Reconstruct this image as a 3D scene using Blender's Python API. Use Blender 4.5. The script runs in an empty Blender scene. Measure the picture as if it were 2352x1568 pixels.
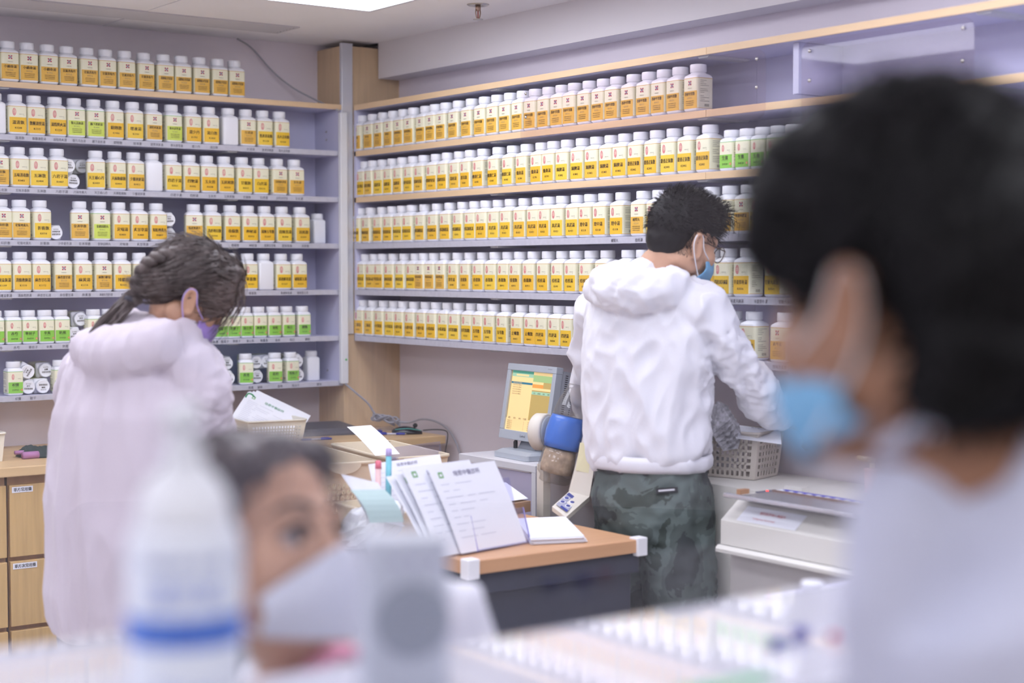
import bpy, bmesh, math, random
from math import sin, cos, pi, radians
from mathutils import Vector, Matrix, noise
random.seed(7)
SC = bpy.context.scene
COL = SC.collection

# ---------------------------------------------------------------- camera
F, PITCH, YAW = 3657.28, .0448332, .629577          # focal length in pixels of a 2352 x 1568 frame
CAM = Vector((0, 0, 1.5))
FWD = Vector((sin(YAW)*cos(PITCH), cos(YAW)*cos(PITCH), -sin(PITCH)))
RGT = Vector((cos(YAW), -sin(YAW), 0))
UPV = RGT.cross(FWD)
cd = bpy.data.cameras.new('camera'); cam = bpy.data.objects.new('camera', cd); COL.objects.link(cam)
cd.sensor_width = 36; cd.lens = F/2352*36; cd.clip_start = .02; cd.clip_end = 50
M3 = Matrix((RGT, UPV, -FWD)).transposed()
cam.matrix_world = Matrix.Translation(CAM) @ M3.to_4x4()
cd.dof.use_dof = True; cd.dof.focus_distance = 4.85; cd.dof.aperture_fstop = 2.0
SC.camera = cam
def D(x, y, d):                                       # point of the place seen at pixel (x, y), d metres ahead
    return CAM + (FWD + RGT*((x-1176)/F) - UPV*((y-784)/F))*d

# ---------------------------------------------------------------- world, exposure, lamps
w = bpy.data.worlds.new('world'); SC.world = w; w.use_nodes = True
w.node_tree.nodes['Background'].inputs[0].default_value = (.80, .84, 1, 1)
w.node_tree.nodes['Background'].inputs[1].default_value = .25
SC.view_settings.view_transform = 'Standard'; SC.view_settings.look = 'None'
SC.view_settings.gamma = 1; SC.view_settings.use_curve_mapping = False
SC.view_settings.exposure = .05
LAMP = 7.4                                            # radiance of the ceiling diffusers

# ---------------------------------------------------------------- materials
def lin(c):
    return tuple(((v/255)/12.92 if v/255 <= .04045 else ((v/255+.055)/1.055)**2.4) for v in c)
MATS = {}
def mat(name, rgb, rough=.5, metal=0, spec=.5, var=0, scale=20, stretch=(1,1,1), bump=0, alpha=1, trans=0, coat=0, emit=0, sheen=0):
    if name in MATS: return MATS[name]
    m = bpy.data.materials.new(name); m.use_nodes = True; nt = m.node_tree
    b = nt.nodes['Principled BSDF']; c = lin(rgb)
    b.inputs['Base Color'].default_value = (*c, 1); b.inputs['Roughness'].default_value = rough
    b.inputs['Metallic'].default_value = metal; b.inputs['Specular IOR Level'].default_value = spec
    b.inputs['Transmission Weight'].default_value = trans; b.inputs['Alpha'].default_value = alpha
    b.inputs['Coat Weight'].default_value = coat
    if sheen: b.inputs['Sheen Weight'].default_value = sheen
    if emit:
        b.inputs['Emission Color'].default_value = (*c, 1); b.inputs['Emission Strength'].default_value = emit
    if var or bump:
        tc = nt.nodes.new('ShaderNodeTexCoord'); mp = nt.nodes.new('ShaderNodeMapping'); no = nt.nodes.new('ShaderNodeTexNoise')
        mp.inputs['Scale'].default_value = stretch; no.inputs['Scale'].default_value = scale; no.inputs['Detail'].default_value = 5
        nt.links.new(tc.outputs['Object'], mp.inputs[0]); nt.links.new(mp.outputs[0], no.inputs['Vector'])
        if var:
            r = nt.nodes.new('ShaderNodeValToRGB')
            r.color_ramp.elements[0].position = .3; r.color_ramp.elements[1].position = .7
            r.color_ramp.elements[0].color = (*[max(0, v*(1-var)) for v in c], 1)
            r.color_ramp.elements[1].color = (*[min(1, v*(1+var)) for v in c], 1)
            nt.links.new(no.outputs['Fac'], r.inputs[0]); nt.links.new(r.outputs[0], b.inputs['Base Color'])
        if bump:
            bp = nt.nodes.new('ShaderNodeBump'); bp.inputs['Strength'].default_value = bump; bp.inputs['Distance'].default_value = .004
            nt.links.new(no.outputs['Fac'], bp.inputs['Height']); nt.links.new(bp.outputs[0], b.inputs['Normal'])
    MATS[name] = m; return m
def clear(name, rgb=(245,248,250), gloss=.06, milk=0.0, rough=.02):
    """thin clear sheet: mostly see-through, reflects with the angle, a little milky"""
    if name in MATS: return MATS[name]
    m = bpy.data.materials.new(name); m.use_nodes = True; nt = m.node_tree; nt.nodes.clear()
    o = nt.nodes.new('ShaderNodeOutputMaterial'); t = nt.nodes.new('ShaderNodeBsdfTransparent'); g = nt.nodes.new('ShaderNodeBsdfGlossy')
    d = nt.nodes.new('ShaderNodeBsdfDiffuse'); fr = nt.nodes.new('ShaderNodeLayerWeight'); fr.inputs[0].default_value = .5
    pw = nt.nodes.new('ShaderNodeMath'); pw.operation = 'POWER'; pw.inputs[1].default_value = 5
    ml = nt.nodes.new('ShaderNodeMath'); ml.operation = 'MULTIPLY_ADD'; ml.inputs[1].default_value = .55; ml.inputs[2].default_value = gloss/2
    nt.links.new(fr.outputs['Facing'], pw.inputs[0])
    mx = nt.nodes.new('ShaderNodeMixShader'); m2 = nt.nodes.new('ShaderNodeMixShader'); m2.inputs[0].default_value = milk
    t.inputs[0].default_value = (*lin(rgb), 1); d.inputs[0].default_value = (*lin(rgb), 1); g.inputs['Roughness'].default_value = rough
    nt.links.new(pw.outputs[0], ml.inputs[0]); nt.links.new(ml.outputs[0], mx.inputs[0])
    nt.links.new(t.outputs[0], mx.inputs[1]); nt.links.new(g.outputs[0], mx.inputs[2])
    nt.links.new(mx.outputs[0], m2.inputs[1]); nt.links.new(d.outputs[0], m2.inputs[2]); nt.links.new(m2.outputs[0], o.inputs[0])
    MATS[name] = m; return m
def wood(name, rgb, axis=2, dark=.16):
    if name in MATS: return MATS[name]
    st = [26, 26, 26]; st[axis] = 1.6
    m = mat(name, rgb, .45, var=dark, scale=2.2, stretch=tuple(st)); return m

W_PLASTIC = mat('white jar plastic', (238,240,246), .32, spec=.5)
CREAM = mat('cream label paper', (236,234,206), .5)
LINE = mat('ochre label line', (214,170,62), .5)
GLINE = mat('green label line', (120,190,70), .5)
INK = mat('black ink', (58,48,38), .6)
GREYINK = mat('grey ink', (128,126,112), .6)
CRIMSON = mat('crimson print', (196,40,84), .5)
PINK = mat('seal pink print', (226,60,110), .5)
ORED = mat('orange red stamp', (226,110,60), .5)
AMBER = mat('amber label field', (228,180,72), .5)
YEL = [mat('yellow label field %d' % i, c, .5) for i, c in enumerate([(238,196,50),(238,190,44),(234,188,60),(240,202,62),(236,186,48)])]
LIME = mat('lime label field', (206,222,92), .5)
GREEN = mat('green label field', (140,204,76), .5)
OAK = wood('oak veneer', (212,184,146), 2, .08)
OAKH = wood('oak shelf edge along x', (224,194,154), 0, .06)
OAKY = wood('oak shelf edge along y', (224,194,154), 1, .06)
OAKD = wood('drawer oak', (206,172,116), 2, .12)
GREYEDGE = mat('grey shelf edge', (190,190,202), .45, var=.06, scale=60)
LAV = mat('lavender laminate', (198,198,222), .5, var=.02, scale=6)
WALL = mat('pinkish white wall paint', (228,220,226), .7, var=.02, scale=4)
CEIL = mat('ceiling tile', (240,238,238), .8, var=.02, scale=5)
WHITE = mat('white laminate', (232,232,238), .4)
ALU = mat('aluminium', (214,216,222), .35, .3)
DARKGAP = mat('dark seam', (70,64,66), .8)

# ---------------------------------------------------------------- mesh helpers
def obj(name, bm, m=None, parent=None, smooth=False, loc=None):
    me = bpy.data.meshes.new(name); bm.normal_update(); bm.to_mesh(me); bm.free()
    return obm(name, me, m, parent, smooth, loc)
def obm(name, me, m=None, parent=None, smooth=False, loc=None):
    if m is not None and len(me.materials) == 0:
        for q in (m if isinstance(m, (list, tuple)) else [m]): me.materials.append(q)
    if smooth:
        for p in me.polygons: p.use_smooth = True
    o = bpy.data.objects.new(name, me); COL.objects.link(o)
    if parent is not None: o.parent = parent
    if loc is not None: o.location = loc
    return o
def thing(name, label, cat, loc=(0,0,0), rz=0, group=None):
    o = bpy.data.objects.new(name, None); COL.objects.link(o); o.empty_display_size = .05
    o.location = loc; o.rotation_euler = (0, 0, rz); return tag(o, label, cat, group)
def tag(o, label, cat, group=None):
    o['label'] = label; o['category'] = cat
    if group: o['group'] = group
    return o
def struct(name, bm, m, parent=None, smooth=False):
    o = obj(name, bm, m, parent, smooth)
    if parent is None: o['kind'] = 'structure'
    return o
def box(bm, a, b, mi=0, bev=0):
    x0,y0,z0 = a; x1,y1,z1 = b
    vs = [bm.verts.new(p) for p in ((x0,y0,z0),(x1,y0,z0),(x1,y1,z0),(x0,y1,z0),(x0,y0,z1),(x1,y0,z1),(x1,y1,z1),(x0,y1,z1))]
    fs = [bm.faces.new([vs[i] for i in q]) for q in ((3,2,1,0),(4,5,6,7),(0,1,5,4),(1,2,6,5),(2,3,7,6),(3,0,4,7))]
    for f in fs: f.material_index = mi
    if bev:
        r = bmesh.ops.bevel(bm, geom=list({e for f in fs for e in f.edges}), offset=bev, segments=2, affect='EDGES', profile=.5)
        for f in r['faces']: f.material_index = mi
def B(a, b, bev=0):
    bm = bmesh.new(); box(bm, a, b, 0, bev); return bm
def loft(bm, rings, cap=True, mi=0, closed=False):
    """rings: lists of points of equal length"""
    R = [[bm.verts.new(p) for p in r] for r in rings]; n = len(R[0])
    for i in range(len(R) - (0 if closed else 1)):
        A, C = R[i], R[(i+1) % len(R)]
        for k in range(n):
            f = bm.faces.new((A[k], A[(k+1) % n], C[(k+1) % n], C[k])); f.material_index = mi
    if cap and not closed:
        f = bm.faces.new(R[0][::-1]); f.material_index = mi
        f = bm.faces.new(R[-1]); f.material_index = mi
    return R
def circ(c, r, n=20, ax=None, ay=None, ry=None):
    ax = ax or Vector((1,0,0)); ay = ay or Vector((0,1,0)); c = Vector(c); ry = r if ry is None else ry
    return [c + ax*(r*cos(2*pi*k/n)) + ay*(ry*sin(2*pi*k/n)) for k in range(n)]
def lathe(bm, prof, n=24, c=(0,0,0), axis=None, mi=0, cap=True):
    axis = Vector(axis or (0,0,1)).normalized(); u = axis.orthogonal().normalized(); v = axis.cross(u); c = Vector(c)
    return loft(bm, [circ(c + axis*z, max(r, 1e-4), n, u, v) for r, z in prof], cap, mi)
def rsq(hw, r, z, hd=None, n=5):
    """rounded rectangle ring"""
    hd = hw if hd is None else hd; r = min(r, hw, hd); P = []
    for q, (sx, sy) in enumerate(((1,1),(-1,1),(-1,-1),(1,-1))):
        for k in range(n+1):
            a = pi/2*(q + k/n); P.append(Vector((sx*(hw-r) + r*cos(a), sy*(hd-r) + r*sin(a), z)))
    return P
def tube(bm, pts, r, n=8, mi=0, closed=False, side=None):
    """r: radius, list of radii, or list of (ra, rb) with ra along the side vector"""
    pts = [Vector(p) for p in pts]; m = len(pts); rings = []
    t0 = None; u = None
    for i, p in enumerate(pts):
        t = (pts[(i+1) % m if closed else min(i+1, m-1)] - pts[(i-1) % m if closed else max(i-1, 0)]).normalized()
        if side is not None: s = Vector(side); u = (s - t*s.dot(t)).normalized()
        elif u is None: u = t.orthogonal().normalized()
        else: u = (u - t*u.dot(t)).normalized()
        v = t.cross(u); q = r[i] if isinstance(r, (list, tuple)) else r
        ra, rb = q if isinstance(q, (list, tuple)) else (q, q)
        rings.append(circ(p, ra, n, u, v, rb))
    loft(bm, rings, not closed, mi, closed)
def spline(pts, k=6):
    pts = [Vector(p) for p in pts]; out = []
    for i in range(len(pts)-1):
        a, b, c, d = pts[max(i-1,0)], pts[i], pts[i+1], pts[min(i+2, len(pts)-1)]
        for j in range(k):
            t = j/k; out.append(.5*((2*b) + (c-a)*t + (2*a-5*b+4*c-d)*t*t + (3*b-a-3*c+d)*t**3))
    out.append(pts[-1]); return out
def ell(bm, c, r, ax=None, n=16, m=10, mi=0):
    """ellipsoid; ax = (x, y, z) axes"""
    c = Vector(c); X, Y, Z = ax or (Vector((1,0,0)), Vector((0,1,0)), Vector((0,0,1)))
    rings = []
    for i in range(m+1):
        a = -pi/2 + pi*i/m; rr = max(cos(a), .02)
        rings.append([c + X*(r[0]*rr*cos(2*pi*k/n)) + Y*(r[1]*rr*sin(2*pi*k/n)) + Z*(r[2]*sin(a)) for k in range(n)])
    loft(bm, rings, True, mi)
def quad(bm, pts, mi=0):
    f = bm.faces.new([bm.verts.new(p) for p in pts]); f.material_index = mi; return f

# ---------------------------------------------------------------- lettering (built-in font)
TXT = {}
def glyphs(s):
    """flat mesh data of a line of text: (verts, faces, width) with unit height, centred in x, base at 0"""
    if s in TXT: return TXT[s]
    cu = bpy.data.curves.new('t', 'FONT'); cu.body = s; cu.resolution_u = 1; o = bpy.data.objects.new('t', cu)
    me = bpy.data.meshes.new_from_object(o)
    V = [v.co.copy() for v in me.vertices]; Fc = [tuple(p.vertices) for p in me.polygons]
    bpy.data.objects.remove(o); bpy.data.curves.remove(cu); bpy.data.meshes.remove(me)
    if V:
        x0 = min(v.x for v in V); x1 = max(v.x for v in V); y0 = min(v.y for v in V); y1 = max(v.y for v in V)
        V = [((v.x-(x0+x1)/2)/(y1-y0), (v.y-y0)/(y1-y0)) for v in V]; wd = (x1-x0)/(y1-y0)
    else: wd = 1
    TXT[s] = (V, Fc, wd); return TXT[s]
def write(bm, s, org, h, ux, uy, mi=0, wmax=None, bold=0):
    V, Fc, wd = glyphs(s); sx = h
    if wmax and wd*h > wmax: sx = wmax/wd
    org = Vector(org); ux = Vector(ux); uy = Vector(uy); nrm = ux.cross(uy)
    for d in ((0, bold, -bold) if bold else (0,)):
        vs = [bm.verts.new(org + ux*(x*sx + d) + uy*(y*h) + nrm*(abs(d)*.02)) for x, y in V]
        for f in Fc:
            try: q = bm.faces.new([vs[i] for i in f]); q.material_index = mi
            except ValueError: pass

# ---------------------------------------------------------------- the room
CZ = 2.356
struct('floor', B((-3.2,-3.4,-.05), (3.4,5.6,0)), mat('floor vinyl', (216,210,204), .45, var=.06, scale=3))
struct('wall_left', B((-3.2,5.39,0), (3.254,5.55,2.6)), WALL)
struct('wall_right', B((3.254,-3.4,0), (3.4,5.55,2.6)), WALL)
struct('wall_back', B((-3.2,-3.4,0), (3.254,-3.25,2.6)), mat('waiting room wall', (236,226,220), .7))
struct('wall_side', B((-3.35,-3.4,0), (-3.2,5.55,2.6)), WALL)
struct('trim_1', B((3.156,-3.25,2.221), (3.254,5.19,CZ)), mat('painted beam', (222,218,220), .7))   # dropped beam along the right wall
# ceiling: backing board with tiles hung under it
ce = struct('ceiling', B((-3.2,-3.4,CZ+.012), (3.4,5.6,CZ+.06)), DARKGAP)
LIGHTS = [(2.15,3.37)] + [(x, y) for y in (3.37,1.57,-.83) for x in (-2.05,-.85,.95,2.15) if (x, y) != (2.15,3.37)]   # near corner of each 0.6 x 1.2 lamp
taken = set()
for lx, ly in LIGHTS:
    for j in (0, 1): taken.add((round(lx, 2), round(ly+.6*j, 2)))
tm = {}
for i in range(-9, 2):
    for j in range(-14, 3):
        x0, y0 = 2.75+.6*(i-1), 4.57+.6*(j-1)
        if i == 1: x1 = 3.156
        else: x1 = x0+.6
        y1 = min(y0+.6, 5.39)
        if x0 < -3.2 or y0 < -3.3 or y0 > 5.3 or (round(x0,2), round(y0,2)) in taken: continue
        if abs(x0-2.15) < .31 and abs(y0-5.17) < .1 or abs(x0-1.55) < .1 and abs(y0-5.17) < .1: pass
        key = (round(x1-x0,2), round(y1-y0,2))
        if key not in tm:
            bm = bmesh.new(); box(bm, (.0015,.0015,0), (key[0]-.0015,key[1]-.0015,.012), 0, .001); me = bpy.data.meshes.new('tile'); bm.to_mesh(me); bm.free(); me.materials.append(CEIL); tm[key] = me
        dz = random.uniform(0, .003)
        obm('tile', tm[key], None, ce, loc=(x0, y0, CZ-dz))
for k, (lx, ly) in enumerate(LIGHTS):
    seen = k == 0  # the other panels are unseen, added to spread the light evenly
    t = thing('ceiling_light', 'bright white ceiling light panel at the top edge above the corner shelves' if seen else 'added white ceiling light panel out of view, placed to even the light', 'lamp', (lx, ly, CZ), 0, 'ceiling light panels')
    bm = bmesh.new()
    for a, b in (((0,0,-.004),(.6,.012,.012)), ((0,1.188,-.004),(.6,1.2,.012)), ((0,.012,-.004),(.012,1.188,.012)), ((.588,.012,-.004),(.6,1.188,.012))): box(bm, a, b)
    obj('frame', bm, ALU, t)
    obj('diffuser', B((.012,.012,.002),(.588,1.188,.008)), mat('lit diffuser', (244,246,255), .5, emit=LAMP), t)
# slotted air vent in the ceiling by the left wall
vt = thing('ceiling_vent', 'grey slotted air vent in the ceiling above the left shelves', 'vent', (1.35,5.0,CZ))
bm = bmesh.new()
for a, b in (((0,0,-.006),(1.37,.012,.0)), ((0,.158,-.006),(1.37,.17,.0)), ((0,.012,-.006),(.012,.158,.0)), ((1.358,.012,-.006),(1.37,.158,.0))): box(bm, a, b)
obj('frame', bm, mat('vent grey', (196,194,198), .5), vt)
sl = None
for k in range(6):
    bm = bmesh.new(); y = .02+k*.0235
    loft(bm, [[Vector((x,y,-.001)),Vector((x,y+.017,-.007)),Vector((x,y+.018,-.0055)),Vector((x,y+.001,.0))] for x in (.012,1.358)])
    obj('slat', bm, MATS['vent grey'], vt)
# fire sprinkler
sp = thing('sprinkler', 'small metal fire sprinkler hanging from the ceiling beside the beam', 'sprinkler', (2.957,4.245,CZ))
bm = bmesh.new(); lathe(bm, [(.036,0),(.036,-.003),(.031,-.006),(.014,-.0065),(.014,-.004)], 28); obj('rosette', bm, mat('chrome', (190,186,180), .25, .9), sp, True)
bm = bmesh.new(); lathe(bm, [(.009,-.004),(.009,-.018),(.007,-.02),(.007,-.022)], 16)
for s in (-1, 1): tube(bm, [(s*.008,0,-.018),(s*.0095,0,-.03),(s*.006,0,-.044),(0,0,-.048)], .002, 6)
obj('frame', bm, mat('brass frame', (170,140,120), .3, .7), sp, True)
bm = bmesh.new(); lathe(bm, [(.0025,-.02),(.0025,-.046)], 10); obj('bulb', bm, mat('red glass bulb', (170,90,80), .2), sp, True)
bm = bmesh.new(); lathe(bm, [(.016,-.049),(.016,-.0505),(.004,-.051)], 18); obj('deflector', bm, MATS['chrome'], sp, True)
# ---------------------------------------------------------------- corner post and shelf units
YL, XR = 5.2, 3.047                                   # front planes of the left and right shelves
SZ = [2.115, 1.943, 1.771, 1.598, 1.426, 1.254, 1.085]
cp = thing('corner_column', 'oak veneered corner column between the two walls of shelves', 'column', (3.0,5.2,0))
obj('panel', B((.006,.0,0),(.254,.19,2.335)), OAK, cp)
bm = bmesh.new(); box(bm, (.0,-.006,1.26),(.047,.012,2.345), 0, .002); obj('corner_strip', bm, ALU, cp)
bm = bmesh.new(); box(bm, (-.018,-.026,1.075),(.012,-.006,2.085), 0, .003); tr = obj('cable_trunking', bm, mat('trunking white', (226,228,232), .4), cp)
bm = bmesh.new(); lathe(bm, [(.004,0),(.004,.001)], 14, (.001,-.0268,1.165), (0,-1,0)); obj('green_sticker', bm, mat('green sticker', (60,180,80), .5), tr)
# grey cable from the ceiling to the trunking, and from the trunking down to the desk
bm = bmesh.new(); tube(bm, spline([(2.66,5.37,2.35),(2.72,5.37,2.32),(2.80,5.36,2.24),(2.87,5.33,2.18),(2.945,5.27,2.13),(2.985,5.185,2.09)], 6), .0035, 8)
tag(obj('cable', bm, mat('grey cable', (158,158,166), .45), None, True), 'grey cable drooping from the ceiling down to the column trunking', 'cable')

def shelf_lettering(bm, names, org_fn, ux, h=.0095):
    for nm, c in names: write(bm, nm, org_fn(c), h, ux, (0,0,1), 0, .052)

left = thing('wall_shelf', 'left wall shelf unit with oak top board and grey edged shelves of jars', 'shelf', (1.0,5.2,0))
right = [thing('wall_shelf', 'long right wall shelf unit next to the corner column, filled with yellow labelled jars', 'shelf', (3.047,3.27,0)),
         thing('wall_shelf', 'near right wall shelf unit beyond the board joint, mostly behind the dark head', 'shelf', (3.047,1.75,0))]
def l2(p): return Vector(p) - Vector((1.0,5.2,0))
LSHELF, RSHELF = [], []
for i, z in enumerate(SZ):
    wd = i == 0; bm = bmesh.new(); box(bm, (0,.004,-.018),(2.005,.19,0)); b = obj('shelf_board', bm, LAV, left); b.location.z = z; LSHELF.append(b)
    bm = bmesh.new(); box(bm, (0,-.001,-.0185),(2.005 if wd else 2.003,.004,.0005), 0, .001); obj('edge_strip', bm, OAKH if wd else GREYEDGE, b)
    if not wd:
        for xb in (.74, 1.56) if i < 6 else (.74,):
            bm = bmesh.new(); loft(bm, [[Vector((xb-q,y,zz)) for q, zz in ((-.022,-.0185),(.022,-.0185),(.016,-.023),(-.016,-.023))] for y in (.012,.17)])
            obj('bracket', bm, mat('pale bracket', (196,198,202), .4), b)
    else:
        bm = bmesh.new(); loft(bm, [[Vector((.74-q,y,zz)) for q, zz in ((-.022,-.0185),(.022,-.0185),(.016,-.023),(-.016,-.023))] for y in (.012,.17)])
        obj('bracket', bm, mat('pale bracket', (196,198,202), .4), b)
bm = bmesh.new(); box(bm, (0,.18,1.07),(2.0,.188,2.098)); obj('back_panel', bm, LAV, left)
bm = bmesh.new(); box(bm, (1.988,.002,1.068),(2.004,.18,2.096)); sp_ = obj('side_panel', bm, LAV, left)
for zz in (1.12, 2.02, 1.99): 
    bm = bmesh.new(); lathe(bm, [(.004,0),(.004,.003),(.002,.004)], 10, (1.988,.09,zz), (-1,0,0)); obj('shelf_pin', bm, MATS['chrome'], sp_, True)
bm = bmesh.new(); box(bm, (.62,.165,.9),(.65,.185,1.07)); obj('upright', bm, mat('pale upright', (206,202,196), .5), left)
for u, (y0, y1) in enumerate(((3.2705,5.187),(1.75,3.2695))):
    t = right[u]; off = t.location.y
    for i, z in enumerate(SZ[:6]):
        wd = i < 3; bm = bmesh.new(); box(bm, (.004,y0-off,-.019),(.205,y1-off,0)); b = obj('shelf_board', bm, LAV, t); b.location.z = z; RSHELF.append(b)
        bm = bmesh.new(); box(bm, (-.002 if not wd else 0, y0-off,-.0195),(.004,y1-off,.0005), 0, .001)
        obj('edge_strip', bm, OAKY if wd else GREYEDGE, b)
        for yb in ((4.3, 3.22+.03) if u == 0 else (2.35,)):
            if u == 0 and yb < 3.5: yb = 3.235+.06
            bm = bmesh.new(); loft(bm, [[Vector((x,yb-off-q,zz)) for q, zz in ((.024,-.0195),(-.024,-.0195),(-.017,-.025),(.017,-.025))] for x in (.012,.17)])
            obj('bracket', bm, MATS['pale bracket'], b)
    bm = bmesh.new(); box(bm, (.196,y0-off,1.24),(.206,y1-off,2.1)); obj('back_panel', bm, LAV, t)
    if u == 0:
        bm = bmesh.new(); box(bm, (.0,y1-off-.012,1.235),(.2,y1-off+.001,2.096)); obj('side_panel', bm, LAV, t)
    else:
        bm = bmesh.new(); box(bm, (.03,y1-off-.32,1.962),(.196,y1-off-.30,2.095)); obj('divider', bm, LAV, t)

# ---------------------------------------------------------------- medicine jars
def jar_body(hw, H, prof):
    bm = bmesh.new(); loft(bm, [rsq(a, r, z) for z, a, r in prof]); me = bpy.data.meshes.new('body'); bm.normal_update(); bm.to_mesh(me); bm.free()
    me.materials.append(W_PLASTIC)
    for p in me.polygons: p.use_smooth = True
    return me
def jar_cap(r, z0, z1):
    bm = bmesh.new(); n = 40; rings = []
    for rr, z, rib in ((r*.97,z0,0),(r,z0+.001,1),(r,z1-.003,1),(r*.975,z1-.0012,0),(r*.93,z1,0),(r*.86,z1-.0006,0),(r*.2,z1-.0008,0)):
        rings.append([Vector(((rr-(.0003 if rib and k % 2 else 0))*cos(2*pi*k/n), (rr-(.0003 if rib and k % 2 else 0))*sin(2*pi*k/n), z)) for k in range(n)])
    loft(bm, rings); me = bpy.data.meshes.new('cap'); bm.normal_update(); bm.to_mesh(me); bm.free(); me.materials.append(W_PLASTIC)
    for p in me.polygons: p.use_smooth = True
    return me
BIG = dict(body=jar_body(.0302,.133,[(0,.024,.010),(.0022,.0285,.010),(.006,.0302,.0085),(.0965,.0302,.0085),(.1005,.0292,.011),(.1045,.026,.017),(.1075,.0222,.0215),(.109,.0208,.0208),(.114,.0205,.0205)]),
           cap=jar_cap(.0235,.1105,.133), hw=.0302, lab=(.0085,.0938), fld=.0575, H=.133)
SML = dict(body=jar_body(.0255,.112,[(0,.021,.008),(.002,.0243,.007),(.005,.0255,.0065),(.0825,.0255,.0065),(.0862,.0248,.009),(.0895,.0225,.015),(.0915,.0205,.0205),(.095,.0202,.0202)]),
           cap=jar_cap(.0232,.0925,.112), hw=.0255, lab=(.0078,.0795), fld=.0445, H=.112)
def label_band(K, line):
    hw = K['hw']+.0004; z0, z1 = K['lab']; bm = bmesh.new(); zs = [z0, z0+.0012, z1-.0016, z1]
    for i in range(3): loft(bm, [rsq(hw, .0085 if K is BIG else .0065, zs[i]), rsq(hw, .0085 if K is BIG else .0065, zs[i+1])], False, 0 if i == 1 else 1)
    me = bpy.data.meshes.new('label'); bm.normal_update(); bm.to_mesh(me); bm.free(); me.materials.append(CREAM); me.materials.append(line)
    for p in me.polygons: p.use_smooth = True
    return me
BAND = {'big': label_band(BIG, LINE), 'lime': label_band(BIG, GLINE), 'sml': label_band(SML, GLINE)}
FIELD = {}
def field_mesh(K, m):
    key = (K['hw'], m.name)
    if key not in FIELD:
        hw = K['hw']+.0007; r = .0085 if K is BIG else .0065; z0, z1 = K['lab'][0], K['fld']; bm = bmesh.new(); P = []
        for z in (z0, z1):                            # wraps a little round the two front corners
            row = [Vector((-(hw-r)-r*sin(a), -(hw-r)-r*cos(a), z)) for a in (.75,.35,0)] + [Vector(((hw-r)+r*sin(a), -(hw-r)-r*cos(a), z)) for a in (0,.35,.75)]
            P.append([bm.verts.new(p) for p in row])
        for k in range(5): bm.faces.new((P[0][k],P[0][k+1],P[1][k+1],P[1][k]))
        me = bpy.data.meshes.new('colour_field'); bm.normal_update(); bm.to_mesh(me); bm.free(); me.materials.append(m)
        for p in me.polygons: p.use_smooth = True
        FIELD[key] = me
    return FIELD[key]
def seal(bm, u, z, h, y, mi):
    """tall oval seal: outline and three seal-script signs"""
    n = 20; a, b = h*.235, h*.5
    O = [bm.verts.new((u+a*cos(2*pi*k/n), y, z+b*sin(2*pi*k/n))) for k in range(n)]; I = [bm.verts.new((u+a*.78*cos(2*pi*k/n), y, z+b*.9*sin(2*pi*k/n))) for k in range(n)]
    for k in range(n):
        f = bm.faces.new((O[k],O[(k+1)%n],I[(k+1)%n],I[k])); f.material_index = mi
    for s, dz in (('莊',.16),('松',-.12),('榮',-.38)): write(bm, s, (u, y, z+h*dz-h*.03), h*.25, (1,0,0), (0,0,1), mi, h*.30)
def pinwheel(bm, u, z, s, y, mi, mi2):
    for sx, sz in ((-1,1),(1,1),(-1,-1),(1,-1)):
        c = (u+sx*s*.29, z+sz*s*.29); q = s*.17
        quad(bm, [(c[0]-q,y,c[1]-q),(c[0]+q,y,c[1]-q),(c[0]+q,y,c[1]+q),(c[0]-q,y,c[1]+q)][::1], mi)
        quad(bm, [(u,y-.0001,z),(u+sx*s*.10,y-.0001,z+sz*s*.34),(u+sx*s*.34,y-.0001,z+sz*s*.10)], mi2)
        quad(bm, [(u+sx*s*.46,y,z+sz*s*.30),(u+sx*s*.5,y,z+sz*s*.46),(u+sx*s*.30,y,z+sz*s*.46)], mi)
PRINT = {}
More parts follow.
